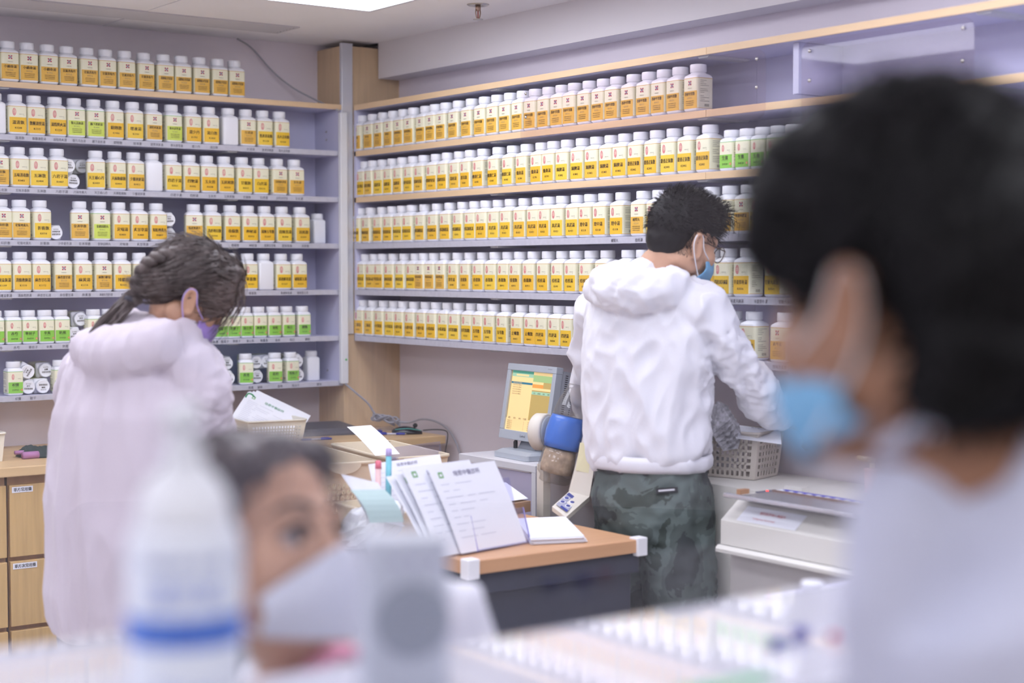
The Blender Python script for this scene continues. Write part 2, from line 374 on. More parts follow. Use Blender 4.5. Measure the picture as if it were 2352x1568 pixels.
def print_mesh(K, kind, name, code):
    key = (K['hw'], kind, name, code)
    if key in PRINT: return PRINT[key]
    bm = bmesh.new(); y = -(K['hw']+.0011); X, Z = (1,0,0), (0,0,1)
    if K is BIG and kind == 'seal':
        seal(bm, -.0125, .0748, .0245, y, 1)
        write(bm, '濃縮科學中藥', (.0115,y,.0665), .0026, X, Z, 3, .024); write(bm, '200g', (.0185,y,.0622), .0024, X, Z, 3, .008)
        write(bm, name, (.0005,y,.0345), .0125, X, Z, 0, .050, .00035); write(bm, code, (.0005,y,.0195), .0062, X, Z, 0, .03, .00022)
        if name in ('知柏地黃丸','真武湯','四逆湯'): write(bm, 'zhen wu tang', (.0005,y,.0298), .0022, X, Z, 0, .026)
    elif K is BIG:
        pinwheel(bm, 0, .0795, .0135, y, 1, 2)
        write(bm, '中醫師處方', (0,y,.0632), .0034, X, Z, 3, .021)
        write(bm, name, (0,y,.0445), .0098, X, Z, 0, .042, .00025); write(bm, code, (0,y,.0355), .0052, X, Z, 3, .02)
        for k, s in enumerate(('請按照中醫師指示使用','科學中藥濃縮製劑細粒','貯藏於陰涼乾燥處所')): write(bm, s, (0,y,.0275-.0055*k), .0034, X, Z, 0, .034)
    else:
        seal(bm, -.0092, .0618, .0185, y, 1)
        write(bm, '單味中藥', (.0125,y,.0545), .0026, X, Z, 3, .016); write(bm, '100g', (.0165,y,.0505), .0022, X, Z, 3, .008)
        write(bm, name, (-.001,y,.0305), .0108, X, Z, 0, .036, .0003); write(bm, 'Concentrated Herb', (-.001,y,.0272), .0021, X, Z, 0, .026)
        write(bm, code, (-.001,y,.0158), .0054, X, Z, 0, .022, .0002)
        quad(bm, [(.0168,y,.0155),(.0228,y,.0155),(.0228,y,.0215),(.0168,y,.0215)], 4)
        write(bm, '道地', (.0198,y-.0002,.0168), .0034, X, Z, 5, .0052)
    # small print and bar code on both side faces
    z0, z1 = K['lab']; hs = K['hw']+.0011; rnd = random.Random(hash(code) & 255)
    for sx in (-1, 1):
        yy = Vector((0, sx*-1, 0)) if False else None
        for k in range(13):
            z = z1-.008-k*.0048
            if z < z0+.018: break
            a, b = -.019, -.019 + rnd.uniform(.012,.036)*K['hw']/.0302
            if k in (4, 8): continue
            y0, y1 = (a, b) if sx > 0 else (-a, -b)
            quad(bm, [(sx*hs,y0,z),(sx*hs,y1,z),(sx*hs,y1,z+.0011),(sx*hs,y0,z+.0011)], 3)
        for k in range(9):
            yb = (-.004+k*.0019)*sx; wb = .0004+.0008*((k*7) % 3)/2
            quad(bm, [(sx*hs,yb,z0+.005),(sx*hs,yb+wb*sx,z0+.005),(sx*hs,yb+wb*sx,z0+.0125),(sx*hs,yb,z0+.0125)], 0)
    me = bpy.data.meshes.new('print'); bm.normal_update(); bm.to_mesh(me); bm.free()
    for m in (INK, PINK if kind != 'pin' else CRIMSON, mat('grey violet print', (120,110,150), .5), GREYINK, ORED, CREAM): me.materials.append(m)
    PRINT[key] = me; return me
ORD = ['zeroth','first','second','third','fourth','fifth','sixth','seventh','eighth','ninth','tenth','eleventh','twelfth','thirteenth','fourteenth','fifteenth','sixteenth','seventeenth','eighteenth','nineteenth','twentieth','twenty-first','twenty-second','twenty-third','twenty-fourth','twenty-fifth','twenty-sixth','twenty-seventh','twenty-eighth','twenty-ninth','thirtieth','thirty-first','thirty-second','thirty-third']
def jar(loc, rz, K, kind, name, code, label, group, fld=None, tilt=0):
    t = thing('medicine_jar', label, 'jar', loc, rz, group); t.rotation_euler = (0, tilt, rz)
    obm('body', K['body'], None, t); obm('cap', K['cap'], None, t)
    if kind != 'blank':
        lb = obm('label', BAND['sml' if K is SML else ('lime' if fld is LIME else 'big')], None, t)
        obm('colour_field', field_mesh(K, fld), None, lb); obm('print', print_mesh(K, kind, name, code), None, lb)
    return t
CAPP = {}
def cap_print(code, name, z):
    if (code, z) not in CAPP:
        bm = bmesh.new(); X, Y = (1,0,0), (0,1,0)
        write(bm, code, (0,.0085,z), .0045, X, Y, 0, .022); write(bm, name, (0,.0005,z), .0058, X, Y, 0, .026, .0002)
        for k in range(16):
            x = -.0145+k*.0019; wb = .0005+.0008*((k*5) % 3)/2
            quad(bm, [(x,-.0085,z),(x+wb,-.0085,z),(x+wb,-.0025,z),(x,-.0025,z)], 0)
        me = bpy.data.meshes.new('cap_print'); bm.to_mesh(me); bm.free(); me.materials.append(INK); CAPP[(code, z)] = me
    return CAPP[(code, z)]
def lying(px, zc, code, name, label, roll=0, depth=.02, K=SML):
    """jar lying on its side, cap towards the room"""
    x = (D(px, 700, 1)-CAM); x = x.x/x.y*(YL+depth)
    t = thing('medicine_jar', label, 'jar', (x, YL+depth+K['H'], zc), 0, 'jars lying on their sides on the left shelves')
    t.rotation_euler = (pi/2, roll, 0)
    obm('body', K['body'], None, t); c = obm('cap', K['cap'], None, t); obm('cap_print', cap_print(code, name, K['H']+.0002), None, c)
    lb = obm('label', BAND['sml'], None, t); obm('colour_field', field_mesh(K, GREEN), None, lb); obm('print', print_mesh(K, 'herb', name, code), None, lb)
    return t
def pick(i, kind, name):
    return AMBER if kind == 'pin' else YEL[(i*7+len(name)*3) % 5]
NTH = ['top','second','third','fourth','fifth','sixth','bottom']
def colname(f): return 'lime' if f is LIME else ('green' if f is GREEN else ('amber' if f is AMBER else 'yellow'))
STRIP = {i: [] for i in range(7)}
def left_row(i, row, K=BIG):
    for n, r in enumerate(row):
        px, kind, name, code = r[:4]; opt = r[4] if len(r) > 4 else None
        k = SML if K is SML and opt != 'big' else K; dep = .034
        if opt == 'small': k = SML
        if opt == 'back': dep = .085
        if opt in ('small','bigblank'): dep = .07
        v = D(px, 640, 1)-CAM; x = v.x/v.y*(YL+dep)
        f = LIME if opt == 'lime' else (GREEN if k is SML else pick(n, kind, name))
        if kind == 'blank': lab = 'blank white jar without a label, %s from left on the left wall\'s %s shelf' % (ORD[n+1], NTH[i])
        else: lab = 'white jar, %s label %s %s, %s from left on the left wall\'s %s shelf' % (colname(f), name, code, ORD[n+1], NTH[i])
        # seen sides: a few jars stand turned
        turn = {'turn': -.30}.get(opt, random.uniform(-.05,.05))
        jar((x, YL+dep+random.uniform(-.003,.003), SZ[i]+.0005), turn, k, kind, name, code, lab, 'jars standing on the left wall shelves', f)
        if name and i > 0: STRIP[i].append((name, x+.004))
left_row(0, [(-21,'pin','小續命湯','K0322'),(23.2,'pin','小續命湯','K0322'),(67.6,'pin','小續命湯','K0322'),(113.8,'pin','小續命湯','K0322'),(158.5,'pin','甘露消毒丹','K0512'),(204,'pin','甘露消毒丹','K0512'),(246.8,'pin','甘露消毒丹','K0512'),(290,'pin','甘露消毒丹','K0512'),(334.5,'pin','甘露消毒丹','K0512'),(378.6,'pin','瓜蔞薤白半夏湯','K0528'),(418.8,'pin','瓜蔞薤白半夏湯','K0528'),(460.5,'pin','瓜蔞薤白半夏湯','K0528'),(501.6,'pin','瓜蔞薤白半夏湯','K0528'),(542,'pin','瓜蔞薤白半夏湯','K0528')])
left_row(1, [(-8,'blank','',''),(38.8,'seal','溫清飲','K1208'),(83,'seal','散腫潰堅湯','K1215'),(130.6,'seal','滋陰降火湯','K1224'),(174,'pin','復元活血湯','K1302','lime'),(219,'pin','膈下逐瘀湯','K1404','lime'),(262.8,'seal','銀翹散','K1406'),(307,'seal','增液湯','K1501'),(351.5,'pin','調胃承氣湯','K1502'),(396.7,'pin','導水茯苓湯','K1601','lime'),(440.6,'seal','還少丹','K1703'),(481.6,'seal','瀉白散','K1803'),(525,'blank','',''),(565.6,'pin','分消湯','K2418'),(604.5,'seal','普濟消毒飲','K1218'),(642.4,'seal','真人活命飲','K1020')])
left_row(2, [(-2,'pin','五皮飲','K0401'),(43.7,'seal','五味消毒飲','K0403'),(87.2,'seal','五淋散','K0404'),(133.2,'seal','六君子湯','K0407'),(222.6,'seal','天王補心丹','K0409','turn'),(266,'seal','天麻鉤藤飲','K0410'),(309,'seal','少腹逐瘀湯','K0412'),(351.5,'blank','',''),(394.6,'seal','四君子湯','K0501'),(435.7,'seal','四物湯','K0502'),(476.5,'seal','玉女煎','K0508'),(515.8,'seal','玉屏風散','K0510'),(556.2,'seal','甘露飲','K0513'),(595.2,'seal','白虎湯','K0514'),(636.4,'pin','白虎加人參湯','K0515'),(675.5,'pin','生化湯','K0517')])
left_row(3, [(3,'pin','抑肝散','K0710'),(46,'pin','杞菊地黃丸','K0713'),(92.9,'seal','折衝飲','K0714'),(184,'pin','金沸草散','K0801','turn'),(228.8,'pin','金鎖固精丸','K0802','lime'),(273.8,'seal','定喘湯','K0803'),(316.8,'seal','炙甘草湯','K0805'),(360,'seal','知柏地黃丸','K0807'),(444.8,'pin','保產無憂方','K0903','turn'),(484.8,'seal','洗肝明目散','K0904'),(528.6,'seal','香蘇散','K0912'),(569,'seal','神秘湯','K0913'),(608,'seal','茵陳五苓散','K1007'),(646.9,'seal','茵陳蒿湯','K1008'),(689,'seal','消風散','K1009'),(729,'blank','','','small')])
left_row(4, [(0,'seal','清暑益氣湯','K1109'),(45.4,'seal','清燥救肺湯','K1110'),(89.8,'seal','麻杏甘石湯','K1112'),(141,'pin','麻杏薏甘湯','K1113'),(186.6,'seal','麻黃湯','K1114'),(231.8,'pin','麻黃附子細辛湯','K1118'),(275.9,'seal','排膿散','K1119'),(319.8,'seal','理中湯','K1120'),(362.5,'seal','健脾丸','K1122'),(405,'seal','涼膈散','K1125'),(446,'seal','清心飲','K1130'),(487,'seal','清胃散','K1132'),(526.5,'blank','',''),(567.6,'seal','華蓋散','K1201'),(605,'blank','',''),(644.6,'seal','黃連解毒湯','K1207'),(681.9,'seal','補陽還五湯','K1213')])
left_row(5, [(-14,'herb','麥冬','D0716'),(25,'herb','赤芍','D0718'),(63,'herb','車前子','D0719'),(100,'herb','辛夷','D0721'),(137.3,'herb','防風','D0725'),(212,'herb','柴胡','D0905'),(248,'herb','荊芥','D0908'),(478,'herb','路路通','D1305'),(503,'herb','萊菔子','D1307'),(530,'herb','葶藶子','D1308'),(561,'herb','蒲公英','D1404'),(592.9,'herb','廣藿香','D1502'),(624.6,'herb','龜板','D1611'),(657,'herb','薤白','D1706'),(692.7,'herb','續斷','D2101')], SML)
left_row(6, [(26.8,'herb','枳實','D0922'),(134,'herb','桂枝','D1005'),(494,'herb','紫菀','D1209'),(562,'herb','黃耆','D1218','turn'),(629,'herb','葛根','D1304','turn'),(665,'herb','菟絲子','D1312'),(714,'blank','','','bigblank')], SML)
# the lying ones, two layers deep where the photograph stacks them
for k, (px, zc, code, nm, lab) in enumerate([
    (172,SZ[2]+.027,'K0408','六味地黃丸','lower lying jar with barcode cap between two labelled jars, left third shelf'),
    (162,SZ[2]+.079,'K0418','六味丸','upper lying jar with barcode cap peeping over the third shelf\'s gap'),
    (193,SZ[2]+.083,'K0419','天王丹','pale lying jar lying deeper in the gap on the left third shelf'),
    (131,SZ[3]+.027,'K0715','沙參麥冬湯','single lying jar with barcode cap in the gap, left fourth shelf'),
    (391,SZ[3]+.078,'K0901','枳丸','upper of two lying jars with barcode caps, left fourth shelf'),
    (391,SZ[3]+.027,'K0902','麻丸','lower of two lying jars with barcode caps, left fourth shelf'),
    (171,SZ[5]+.027,'D0802','玫瑰','lying jar with barcode cap beside the green 防風 jar'),
    (186,SZ[5]+.079,'D0803','知母','upper lying jar at the back between green jars, left sixth shelf'),
    (62,SZ[6]+.077,'D0610','生地','upper lying jar with tilted barcode cap right of the 枳實 jar'),
    (63,SZ[6]+.026,'D1002','射干','lower lying jar with barcode cap beside the 枳實 jar'),
    (97,SZ[6]+.026,'D1004','桔梗','second lying jar with upside-down barcode cap, left bottom shelf'),
    (104,SZ[6]+.078,'D1006','烏藥','upper lying jar deep on the left bottom shelf by the white sleeve'),
    (525,SZ[6]+.026,'D1216','黃芩','lying jar with barcode cap between 紫菀 and 黃耆 jars'),
    (521,SZ[6]+.078,'D1217','黃連','upper lying jar over the gap beside the 紫菀 jar'),
    (588,SZ[6]+.078,'D1302','當歸','upper lying jar with barcode cap right of the 黃耆 jar'),
    (590,SZ[6]+.026,'D1303','當歸','lower lying jar with barcode cap right of the 黃耆 jar'),
    (613,SZ[6]+.079,'D1306','葛花','upper lying jar showing between the 黃耆 and 葛根 jars'),
    (683,SZ[6]+.078,'D1317','薏米','upper lying jar with barcode cap beside the tall blank jar, left bottom shelf'),
    (685,SZ[6]+.026,'D1318','蒼朮','lower lying jar with barcode cap beside the tall blank jar, left bottom shelf')]):
    roll = {8: -1.0, 10: pi}.get(k, random.uniform(-.06,.06))
    lying(px, zc, code, nm, lab, roll, .08 if k == 2 else (.045 if k in (5,7,11,13,14,15,16) else .02))
XTRA = {6: [('射干',1.82+.0),('桔梗',1.90),('黃芩',2.52),('當歸',2.655),('薏米',2.90)], 3: [('沙參麥冬湯',1.935)], 2: [('六味地黃丸',1.99)]}
for i in range(1, 7):
    bm = bmesh.new()
    for nm, x in STRIP[i] + XTRA.get(i, []):
        write(bm, nm, (x-1.0, -.0014, -.0145), .0098, (1,0,0), (0,0,1), 0, .046)
    obj('shelf_lettering', bm, mat('brush ink', (52,48,60), .6), LSHELF[i])

# right wall
def right_row(i, row, K=BIG):
    for n, r in enumerate(row):
        px, kind, name, code = r[:4]; opt = r[4] if len(r) > 4 else None
        k = SML if opt == 'small' else K; dep = .034
        v = D(px, 640, 1)-CAM; yy = v.y/v.x*(XR+dep)
        f = LIME if opt == 'lime' else (GREEN if k is SML else pick(n, kind, name))
        lab = 'white jar, %s label %s %s, %s from column on the right wall\'s %s shelf' % (colname(f), name, code, ORD[n+1], NTH[i])
        jar((XR+dep+random.uniform(-.003,.003), yy, SZ[i]+.0005), -pi/2+random.uniform(-.05,.05), k, kind, name, code, lab, 'jars standing on the right wall shelves', f)
def run(pxs, *names):
    out = []; it = iter(pxs)
    for kind, name, code, cnt in names:
        for _ in range(cnt): out.append((next(it), kind, name, code))
    return out
right_row(1, run([835.8,859.3,883.2,906.2,929.1,954,979.9,1004.7,1028.6,1057.3,1087,1116.7,1145.3,1175,1204.7,1233,1262,1292.4,1322.4,1354.8,1386.2,1418,1453.8,1489.6,1524.7,1561.5,1603],
    ('pin','安中散','K0810',1),('pin','附 桂','K0809',3),('pin','杜仲四物丸','K0807',5),('pin','香砂平胃散','K0910',18)))
right_row(2, run([842,862,882,905,929,953,977,1003.8,1030.5,1057.3,1084,1112.8,1147.3,1180.7,1213,1246.7,1275.3,1305.9,1339,1371.7,1404,1437.2,1473,1509.4,1547,1586.5,1629],
    ('seal','黃耆五物湯','K1203',2),('seal','溫經湯','K1205',1),('seal','溫膽湯','K1210',2),('seal','補中益氣湯','K1211',1),('seal','當歸四逆湯','K1304',3),('seal','葛根湯','K1312',1),('seal','蒼耳散','K1401',1),('seal','酸棗仁湯','K1405',3),('seal','優鼻湯','K1701',3),('seal','歸脾湯','K1802',5),('seal','藿香正氣散','K2002',5)) +
    [(p,'herb','生薑','D0520','small') for p in (1680,1714.8,1750,1785.6,1820)])
right_row(3, run([833.5,855.5,880.4,904.3,927.2,951,978,1007.6,1038,1067,1094.6,1120.5,1146.3,1176,1206.5,1238,1265.8,1294.8,1329,1360.5,1392,1430.3,1480,1516,1555,1594,1634,1677.4,1717.6,1756,1796],
    ('seal','桃核承氣湯','K1003',2),('seal','柴胡清肝湯','K1006',3),('seal','柴胡桂枝湯','K1011',1),('seal','柴葛解肌湯','K1016',5),('seal','真武湯','K1021',8),('seal','理中湯','K1118',3),('pin','補腎丸','K1214',1),('seal','桂枝湯','K1215',3),('seal','桑菊飲','K1220',1),('seal','滋腎明目湯','K1222',1),('pin','黃連阿膠湯','K1228',1),('seal','萆薢分清飲','K1303',2)))
right_row(4, run([843,864,884,907,932,957,979,1001,1026.7,1055.4,1081.3,1111,1141.5,1169.3,1198,1228.6,1261,1294.8,1327,1358.6,1395,1446,1480,1518,1558,1600,1640,1675.5,1719,1790],
    ('seal','半夏瀉心湯','K0507',3),('seal','加味逍遙散','K0524',3),('pin','吳茱萸湯','K0706',3),('seal','胃苓湯','K0905',1),('seal','香薷飲','K0911',6),('seal','桂枝湯','K1001',5),('seal','生脈飲','K0520',2),('seal','白頭翁湯','K0522',3),('seal','四逆散','K0503',1),('seal','半夏白朮天麻湯','K0505',1),('seal','半夏厚朴湯','K0506',1),('seal','甘麥大棗湯','K0509',1)))
right_row(5, run([838.6,861.3,884.7,907.2,930.3,955,981.4,1006,1029.8,1057.4,1084.3,1112.4,1138,1168.6,1201.8,1230.6,1257.5,1287.4,1317,1350,1688,1733,1806],
    ('seal','二陳湯','K0202',2),('seal','小青龍湯','K0210',2),('seal','小建中湯','K0218',3),('seal','小柴胡湯','K0219',2),('seal','川芎茶調散','K0323',2),('seal','五苓散','K0402',3),('seal','止嗽散','K0411',2),('seal','四逆湯','K0504',4),('seal','加味平胃散','K0508',1),('seal','半夏瀉心湯','K0507',1),('pin','黃芩湯','K0711',1)))
for b, names in ((9,[('補腎丸',3.66),('桂枝湯',3.55),('黃連阿膠湯',3.05),('萆薢分清飲',2.96)]),(10,[('半夏天麻湯',3.14),('半夏厚朴湯',3.05),('甘麥大棗湯',2.96),('甘露飲',2.87)]),(11,[('加味逍遙散',2.98),('麻黃湯',2.89)])):
    for u in (0, 1):
        bm = bmesh.new(); t = right[u]; cnt = 0
        for nm, y in names:
            if (y > 3.27) == (u == 0): write(bm, nm, (-.0026, y-t.location.y, -.0155), .0105, (0,-1,0), (0,0,1), 0, .05); cnt += 1
        if cnt: obj('shelf_lettering', bm, MATS['brush ink'], RSHELF[b-6 if u == 0 else b])
        else: bm.free()
# ---------------------------------------------------------------- furniture and things on it
def G(px, py, z):                                     # point of the horizontal plane z seen at a pixel
    v = D(px, py, 1)-CAM; return CAM + v*((z-1.5)/v.z)
def frame_of(a, b, c):
    """origin a, unit axes towards b and c"""
    u = (b-a).normalized(); v = (c-a); v = (v-u*v.dot(u)).normalized(); return u, v, u.cross(v)
BEIGE = mat('beige basket plastic', (226,214,190), .4)
IVORY = mat('ivory basket plastic', (234,230,216), .4)
GREIGE = mat('greige basket plastic', (206,198,188), .4)
PAPER = mat('white paper', (238,240,248), .7)
BLUEPEN = mat('blue pen plastic', (52,58,160), .3)
def basket(label, c, rz, W, L, H, m, taper=.88, cell=.0135, rim=.007, group=None, bev=.012, handle=True, band=.28):
    """open rectangular basket: W along local x, L along local y, lattice walls with square holes"""
    t = thing('basket', label, 'basket', c, rz, group)
    def P(sx, sy, f):                                 # corner point at height fraction f
        s = taper+(1-taper)*f; return Vector((sx*W/2*s, sy*L/2*s, f*H))
    cs = [(-1,-1),(1,-1),(1,1),(-1,1)]
    for q in range(4):
        a, b = cs[q], cs[(q+1) % 4]; bm = bmesh.new(); ln = (P(*b,1)-P(*a,1)).length; n = max(3, int((ln-.03)/cell)); mrows = max(2, int(H*(1-band)/cell)); th = .0022
        nrm = (P(*b,1)-P(*a,1)).cross(Vector((0,0,1))).normalized()
        def Q(u, f): return P(*a, f).lerp(P(*b, f), u)
        mu = .015/ln+.004; f0, f1 = .06, 1-band+.02
        def slab(u0, u1, g0, g1):
            A = [Q(u0,g0),Q(u1,g0),Q(u1,g1),Q(u0,g1)]; loft(bm, [[p-nrm*th/2 for p in A],[p+nrm*th/2 for p in A]])
        slab(0, mu, 0, 1); slab(1-mu, 1, 0, 1); slab(mu, 1-mu, 0, f0); slab(mu, 1-mu, f1, 1)
        du = (1-2*mu)/n; df = (f1-f0)/mrows
        for k in range(1, n): slab(mu+du*(k-.22), mu+du*(k+.22), f0, f1)
        for k in range(1, mrows): slab(mu, 1-mu, f0+df*(k-.2), f0+df*(k+.2))
        obj('lattice_wall', bm, m, t)
    bm = bmesh.new(); s = taper; box(bm, (-W/2*s,-L/2*s,0),(W/2*s,L/2*s,.003)); obj('base', bm, m, t)
    bm = bmesh.new(); R = []
    for dw, dz in ((0,0),(rim,0),(rim,-rim),(rim-.002,-rim),(rim-.002,-.002),(0,-.002)): R.append([p+Vector((0,0,H+.002+dz)) for p in rsq(W/2+dw, bev, 0, L/2+dw, 4)])
    loft(bm, R, False, 0, True); obj('rim', bm, m, t, True)
    if handle:
        for sy in (-1, 1):
            bm = bmesh.new(); n = 12; hw = min(W*.32, .05)
            A = [Vector((hw*cos(pi*k/n), sy*(L/2+rim+.001), H-.03*sin(pi*k/n))) for k in range(n+1)]
            loft(bm, [A, [p+Vector((0,sy*.002,0)) for p in A]]); obj('handle_tab', bm, m, t)
    return t
def sheet(name, parent, tl, tr, bl, m=PAPER, bow=.0, lines=0, head=None, headcol=None, n=6, seed=1, logo=None, thick=.0006, margin=.08):
    """sheet of paper from three corners, slightly bowed, with its printing as a child"""
    tl, tr, bl = Vector(tl), Vector(tr), Vector(bl); u = tr-tl; v = bl-tl; nr = v.cross(u).normalized()
    bm = bmesh.new(); 
    def Q(a, b): return tl+u*a+v*b+nr*(bow*sin(pi*b)*(1) )
    for k in range(n):
        A = [Q(0,k/n),Q(1,k/n),Q(1,(k+1)/n),Q(0,(k+1)/n)]; loft(bm, [A, [p-nr*thick for p in A]])
    bmesh.ops.remove_doubles(bm, verts=bm.verts, dist=1e-5)
    o = obj(name, bm, m, parent)
    if lines or head:
        bm = bmesh.new(); rnd = random.Random(seed); e = nr*.0008; ul = u.length; vl = v.length; un = u.normalized(); vn = -v.normalized()
        if head: write(bm, head, Q(.52,.12)+e, vl*.065, un, vn, 1, ul*.55)
        if logo: 
            c = Q(.14,.09)+e; s = vl*.035
            quad(bm, [c-un*s-vn*s, c+un*s-vn*s, c+un*s+vn*s, c-un*s+vn*s], 2); quad(bm, [c-un*s*.5-vn*s*.5+e*.3, c+un*s*.5-vn*s*.5+e*.3, c+un*s*.5+vn*s*.4+e*.3, c-un*s*.5+vn*s*.4+e*.3], 3)
        for k in range(lines):
            b = .2+.7*k/lines; a0 = margin
            for _ in range(rnd.choice((1,2,2,3))):
                a1 = a0+rnd.uniform(.08,.26)
                if a1 > 1-margin: break
                h = .0065; quad(bm, [Q(a0,b+h)+e,Q(a1,b+h)+e,Q(a1,b)+e,Q(a0,b)+e], 0); a0 = a1+rnd.uniform(.02,.12)
        obj('print', bm, [mat('form print', (196,198,212), .7), headcol or mat('form heading', (96,92,130), .6), mat('logo green', (120,176,110), .6), PAPER], o)
    return o

# ---- left desk: one worktop on drawer cabinets
wt = thing('worktop', 'oak worktop of the desk running under the left wall shelves', 'worktop', (.9,4.80,.87))
bm = bmesh.new(); box(bm, (0,0,0),(2.30,.585,.03), 0, .003); obj('board', bm, wood('oak worktop', (216,184,138), 0, .06), wt)
for k, (x0, x1, lab) in enumerate(((1.09,1.604,'oak drawer cabinet at the left picture edge under the worktop'),(1.608,2.12,'oak drawer cabinet with two white paper labels beside the standing woman'))):
    t = thing('drawer_cabinet', lab, 'cabinet', (x0,4.83,0), 0, 'oak drawer cabinets under the left worktop')
    obj('body', B((.002,.012,.0),(x1-x0-.002,.54,.869)), wood('cabinet carcass oak', (176,138,92), 2, .1), t)
    for j, (z0, z1) in enumerate(((.62,.842),(.405,.606),(.19,.391),(.02,.176))):
        bm = bmesh.new(); box(bm, (.003,-.008,z0),(x1-x0-.003,.012,z1), 0, .002); d = obj('drawer', bm, OAKD, t)
        if k == 1 and j < 2:
            bm = bmesh.new(); box(bm, (.01,-.0092,z1-.024),(.075+.01*j,-.0082,z1-.006)); s = obj('paper_label', bm, PAPER, d)
            bm = bmesh.new(); write(bm, ('單方常用藥','單方次常用藥')[j], (.043+.005*j,-.0095,z1-.021), .012, (1,0,0), (0,0,1), 0, .056+.01*j, .0003); obj('lettering', bm, INK, s)
t = thing('cupboard', 'oak cupboard with a framed door at the right end of the left desk', 'cabinet', (2.70,4.83,0))
obj('body', B((.0,.014,.0),(.488,.54,.869)), OAK, t)
bm = bmesh.new()
for a, b in (((.0,-.004,.02),(.03,.014,.868)),((.458,-.004,.02),(.488,.014,.868)),((.03,-.004,.84),(.458,.014,.868)),((.03,-.004,.02),(.458,.014,.05))): box(bm, a, b)
obj('door_frame', bm, OAK, t); obj('door_panel', B((.03,.004,.05),(.458,.013,.84)), wood('door oak', (196,152,104), 2, .1), t)

# things on the left desk (top at z = .90)
DZ = .9005
# ivory basket with a stack of clinic forms
basket('ivory lattice basket holding clinic forms on the left worktop', (2.60,5.075,DZ), -.12, .215, .30, .078, IVORY, .9, .0105, .006, bev=.02, handle=False)
st = thing('form_stack', 'stack of white clinic forms with green heading leaning in the ivory basket', 'papers', (0,0,0))
a, b, c = D(570,899,5.74), D(694,958,5.70), D(519,976,5.60)
for k in range(5):
    o = (b-a).cross(c-a).normalized()*(-.0035*k) ; j = Vector((.012*k*random.uniform(.2,1), 0, .004*k*random.uniform(-.3,1)))
    if o.dot(FWD) < 0: o = -o
    sheet('form', st, a+o+j, b+o+j, c+o+j, PAPER, .003, 16 if k == 0 else 0, '培恩中醫診所' if k == 0 else None, mat('form heading green', (60,150,100), .6), seed=3, logo=(k == 0))
bm = bmesh.new(); o = (b-a).cross(c-a).normalized(); o = -o if o.dot(FWD) > 0 else o
P0 = a+(b-a)*.02+(c-a)*.03+o*.0015
tube(bm, spline([P0+(c-a)*.14, P0+(c-a)*.03, P0+(b-a)*.06, P0+(b-a)*.13+(c-a)*.04], 5), .0028, 6); obj('clip', bm, mat('green clip', (30,140,80), .4), st, True)
# black folder
t = thing('folder', 'dark grey ring folder lying on the worktop beside the ivory basket', 'folder', (2.86,5.15,DZ), -.18)
obj('cover', B((-.13,-.12,.0),(.13,.12,.004)), mat('folder grey', (92,90,96), .5), t)
bm = bmesh.new(); loft(bm, [[Vector((x,.12,.03)),Vector((x,-.1,.024)),Vector((x,-.118,.014)),Vector((x,-.12,.0045)),Vector((x,-.113,.004)),Vector((x,-.112,.014)),Vector((x,-.098,.02)),Vector((x,.12,.026))] for x in (-.13,.13)]); obj('top_cover', bm, MATS['folder grey'], t)
obj('pages', B((-.12,-.09,.0045),(.12,.115,.020)), mat('dark pages', (60,58,62), .7), t)
def pen(label, a, b, m=BLUEPEN, r=.004, clearmid=True):
    a, b = Vector(a), Vector(b); t = thing('pen', label, 'pen', a); d = b-a
    bm = bmesh.new(); tube(bm, [Vector(), d*.30], r, 10); obj('grip', bm, m, t, True)
    bm = bmesh.new(); tube(bm, [d*.30, d*.62], r*.85, 10); obj('barrel', bm, mat('clear barrel', (206,206,224), .2), t, True)
    bm = bmesh.new(); tube(bm, [d*.62, d*.97, d*1.0], [r, r, r*.5], 10); tube(bm, [d*.64+Vector((0,0,r*1.3)), d*.9+Vector((0,0,r*1.3))], r*.35, 6); obj('cap', bm, m, t, True)
    bm = bmesh.new(); tube(bm, [Vector(), d*-.07], [r*.8, r*.2], 10); obj('tip', bm, MATS['chrome'], t, True)
pen('blue ballpoint pen in front of the black folder', G(693,1011,DZ+.004), G(762,1007,DZ+.004))
pen('blue pen with its tip by the black mouse', G(930,996,DZ+.004), G(897,995,DZ+.004)+Vector((-.05,.02,0)))
pen('blue pen half hidden behind the receipt slip', G(845,993,DZ+.004), G(878,990,DZ+.004))
# mouse
t = thing('computer_mouse', 'black computer mouse at the right end of the left worktop', 'mouse', (3.115,4.93,DZ), -.5)
bm = bmesh.new(); rings = []
for k in range(9):
    f = k/8; x = -.055+.11*f; hh = .034*sin(pi*min(.97, .10+.8*f))**.7*(1-.35*f); ww = .026+.007*sin(pi*f)
    rings.append([Vector((x, ww*cos(a)*(1 if f not in (0,1) else .6), max(.001, hh*sin(a)))) for a in [pi*j/10 for j in range(11)]]+[Vector((x,-ww*.8,0.0)),Vector((x,ww*.8,0.0))])
loft(bm, rings); obj('body', bm, mat('black mouse plastic', (28,30,36), .22), t, True)
bm = bmesh.new(); tube(bm, spline([(-.045,-.024,.018),(0,-.033,.022),(.05,-.025,.014)], 5), .0012, 6); obj('trim', bm, mat('teal trim', (90,190,180), .3), t, True)
bm = bmesh.new(); lathe(bm, [(.008,-.003),(.009,0),(.008,.003)], 14, (.03,0,.03), (0,1,0)); obj('wheel', bm, mat('dark rubber', (40,40,44), .6), t, True)
bm = bmesh.new(); tube(bm, spline([(3.165,4.90,DZ+.012),(3.20,4.86,DZ+.016),(3.215,4.82,DZ+.012),(3.20,4.79,DZ-.01),(3.185,4.785,DZ-.07),(3.18,4.785,DZ-.14)], 6), .0022, 8)
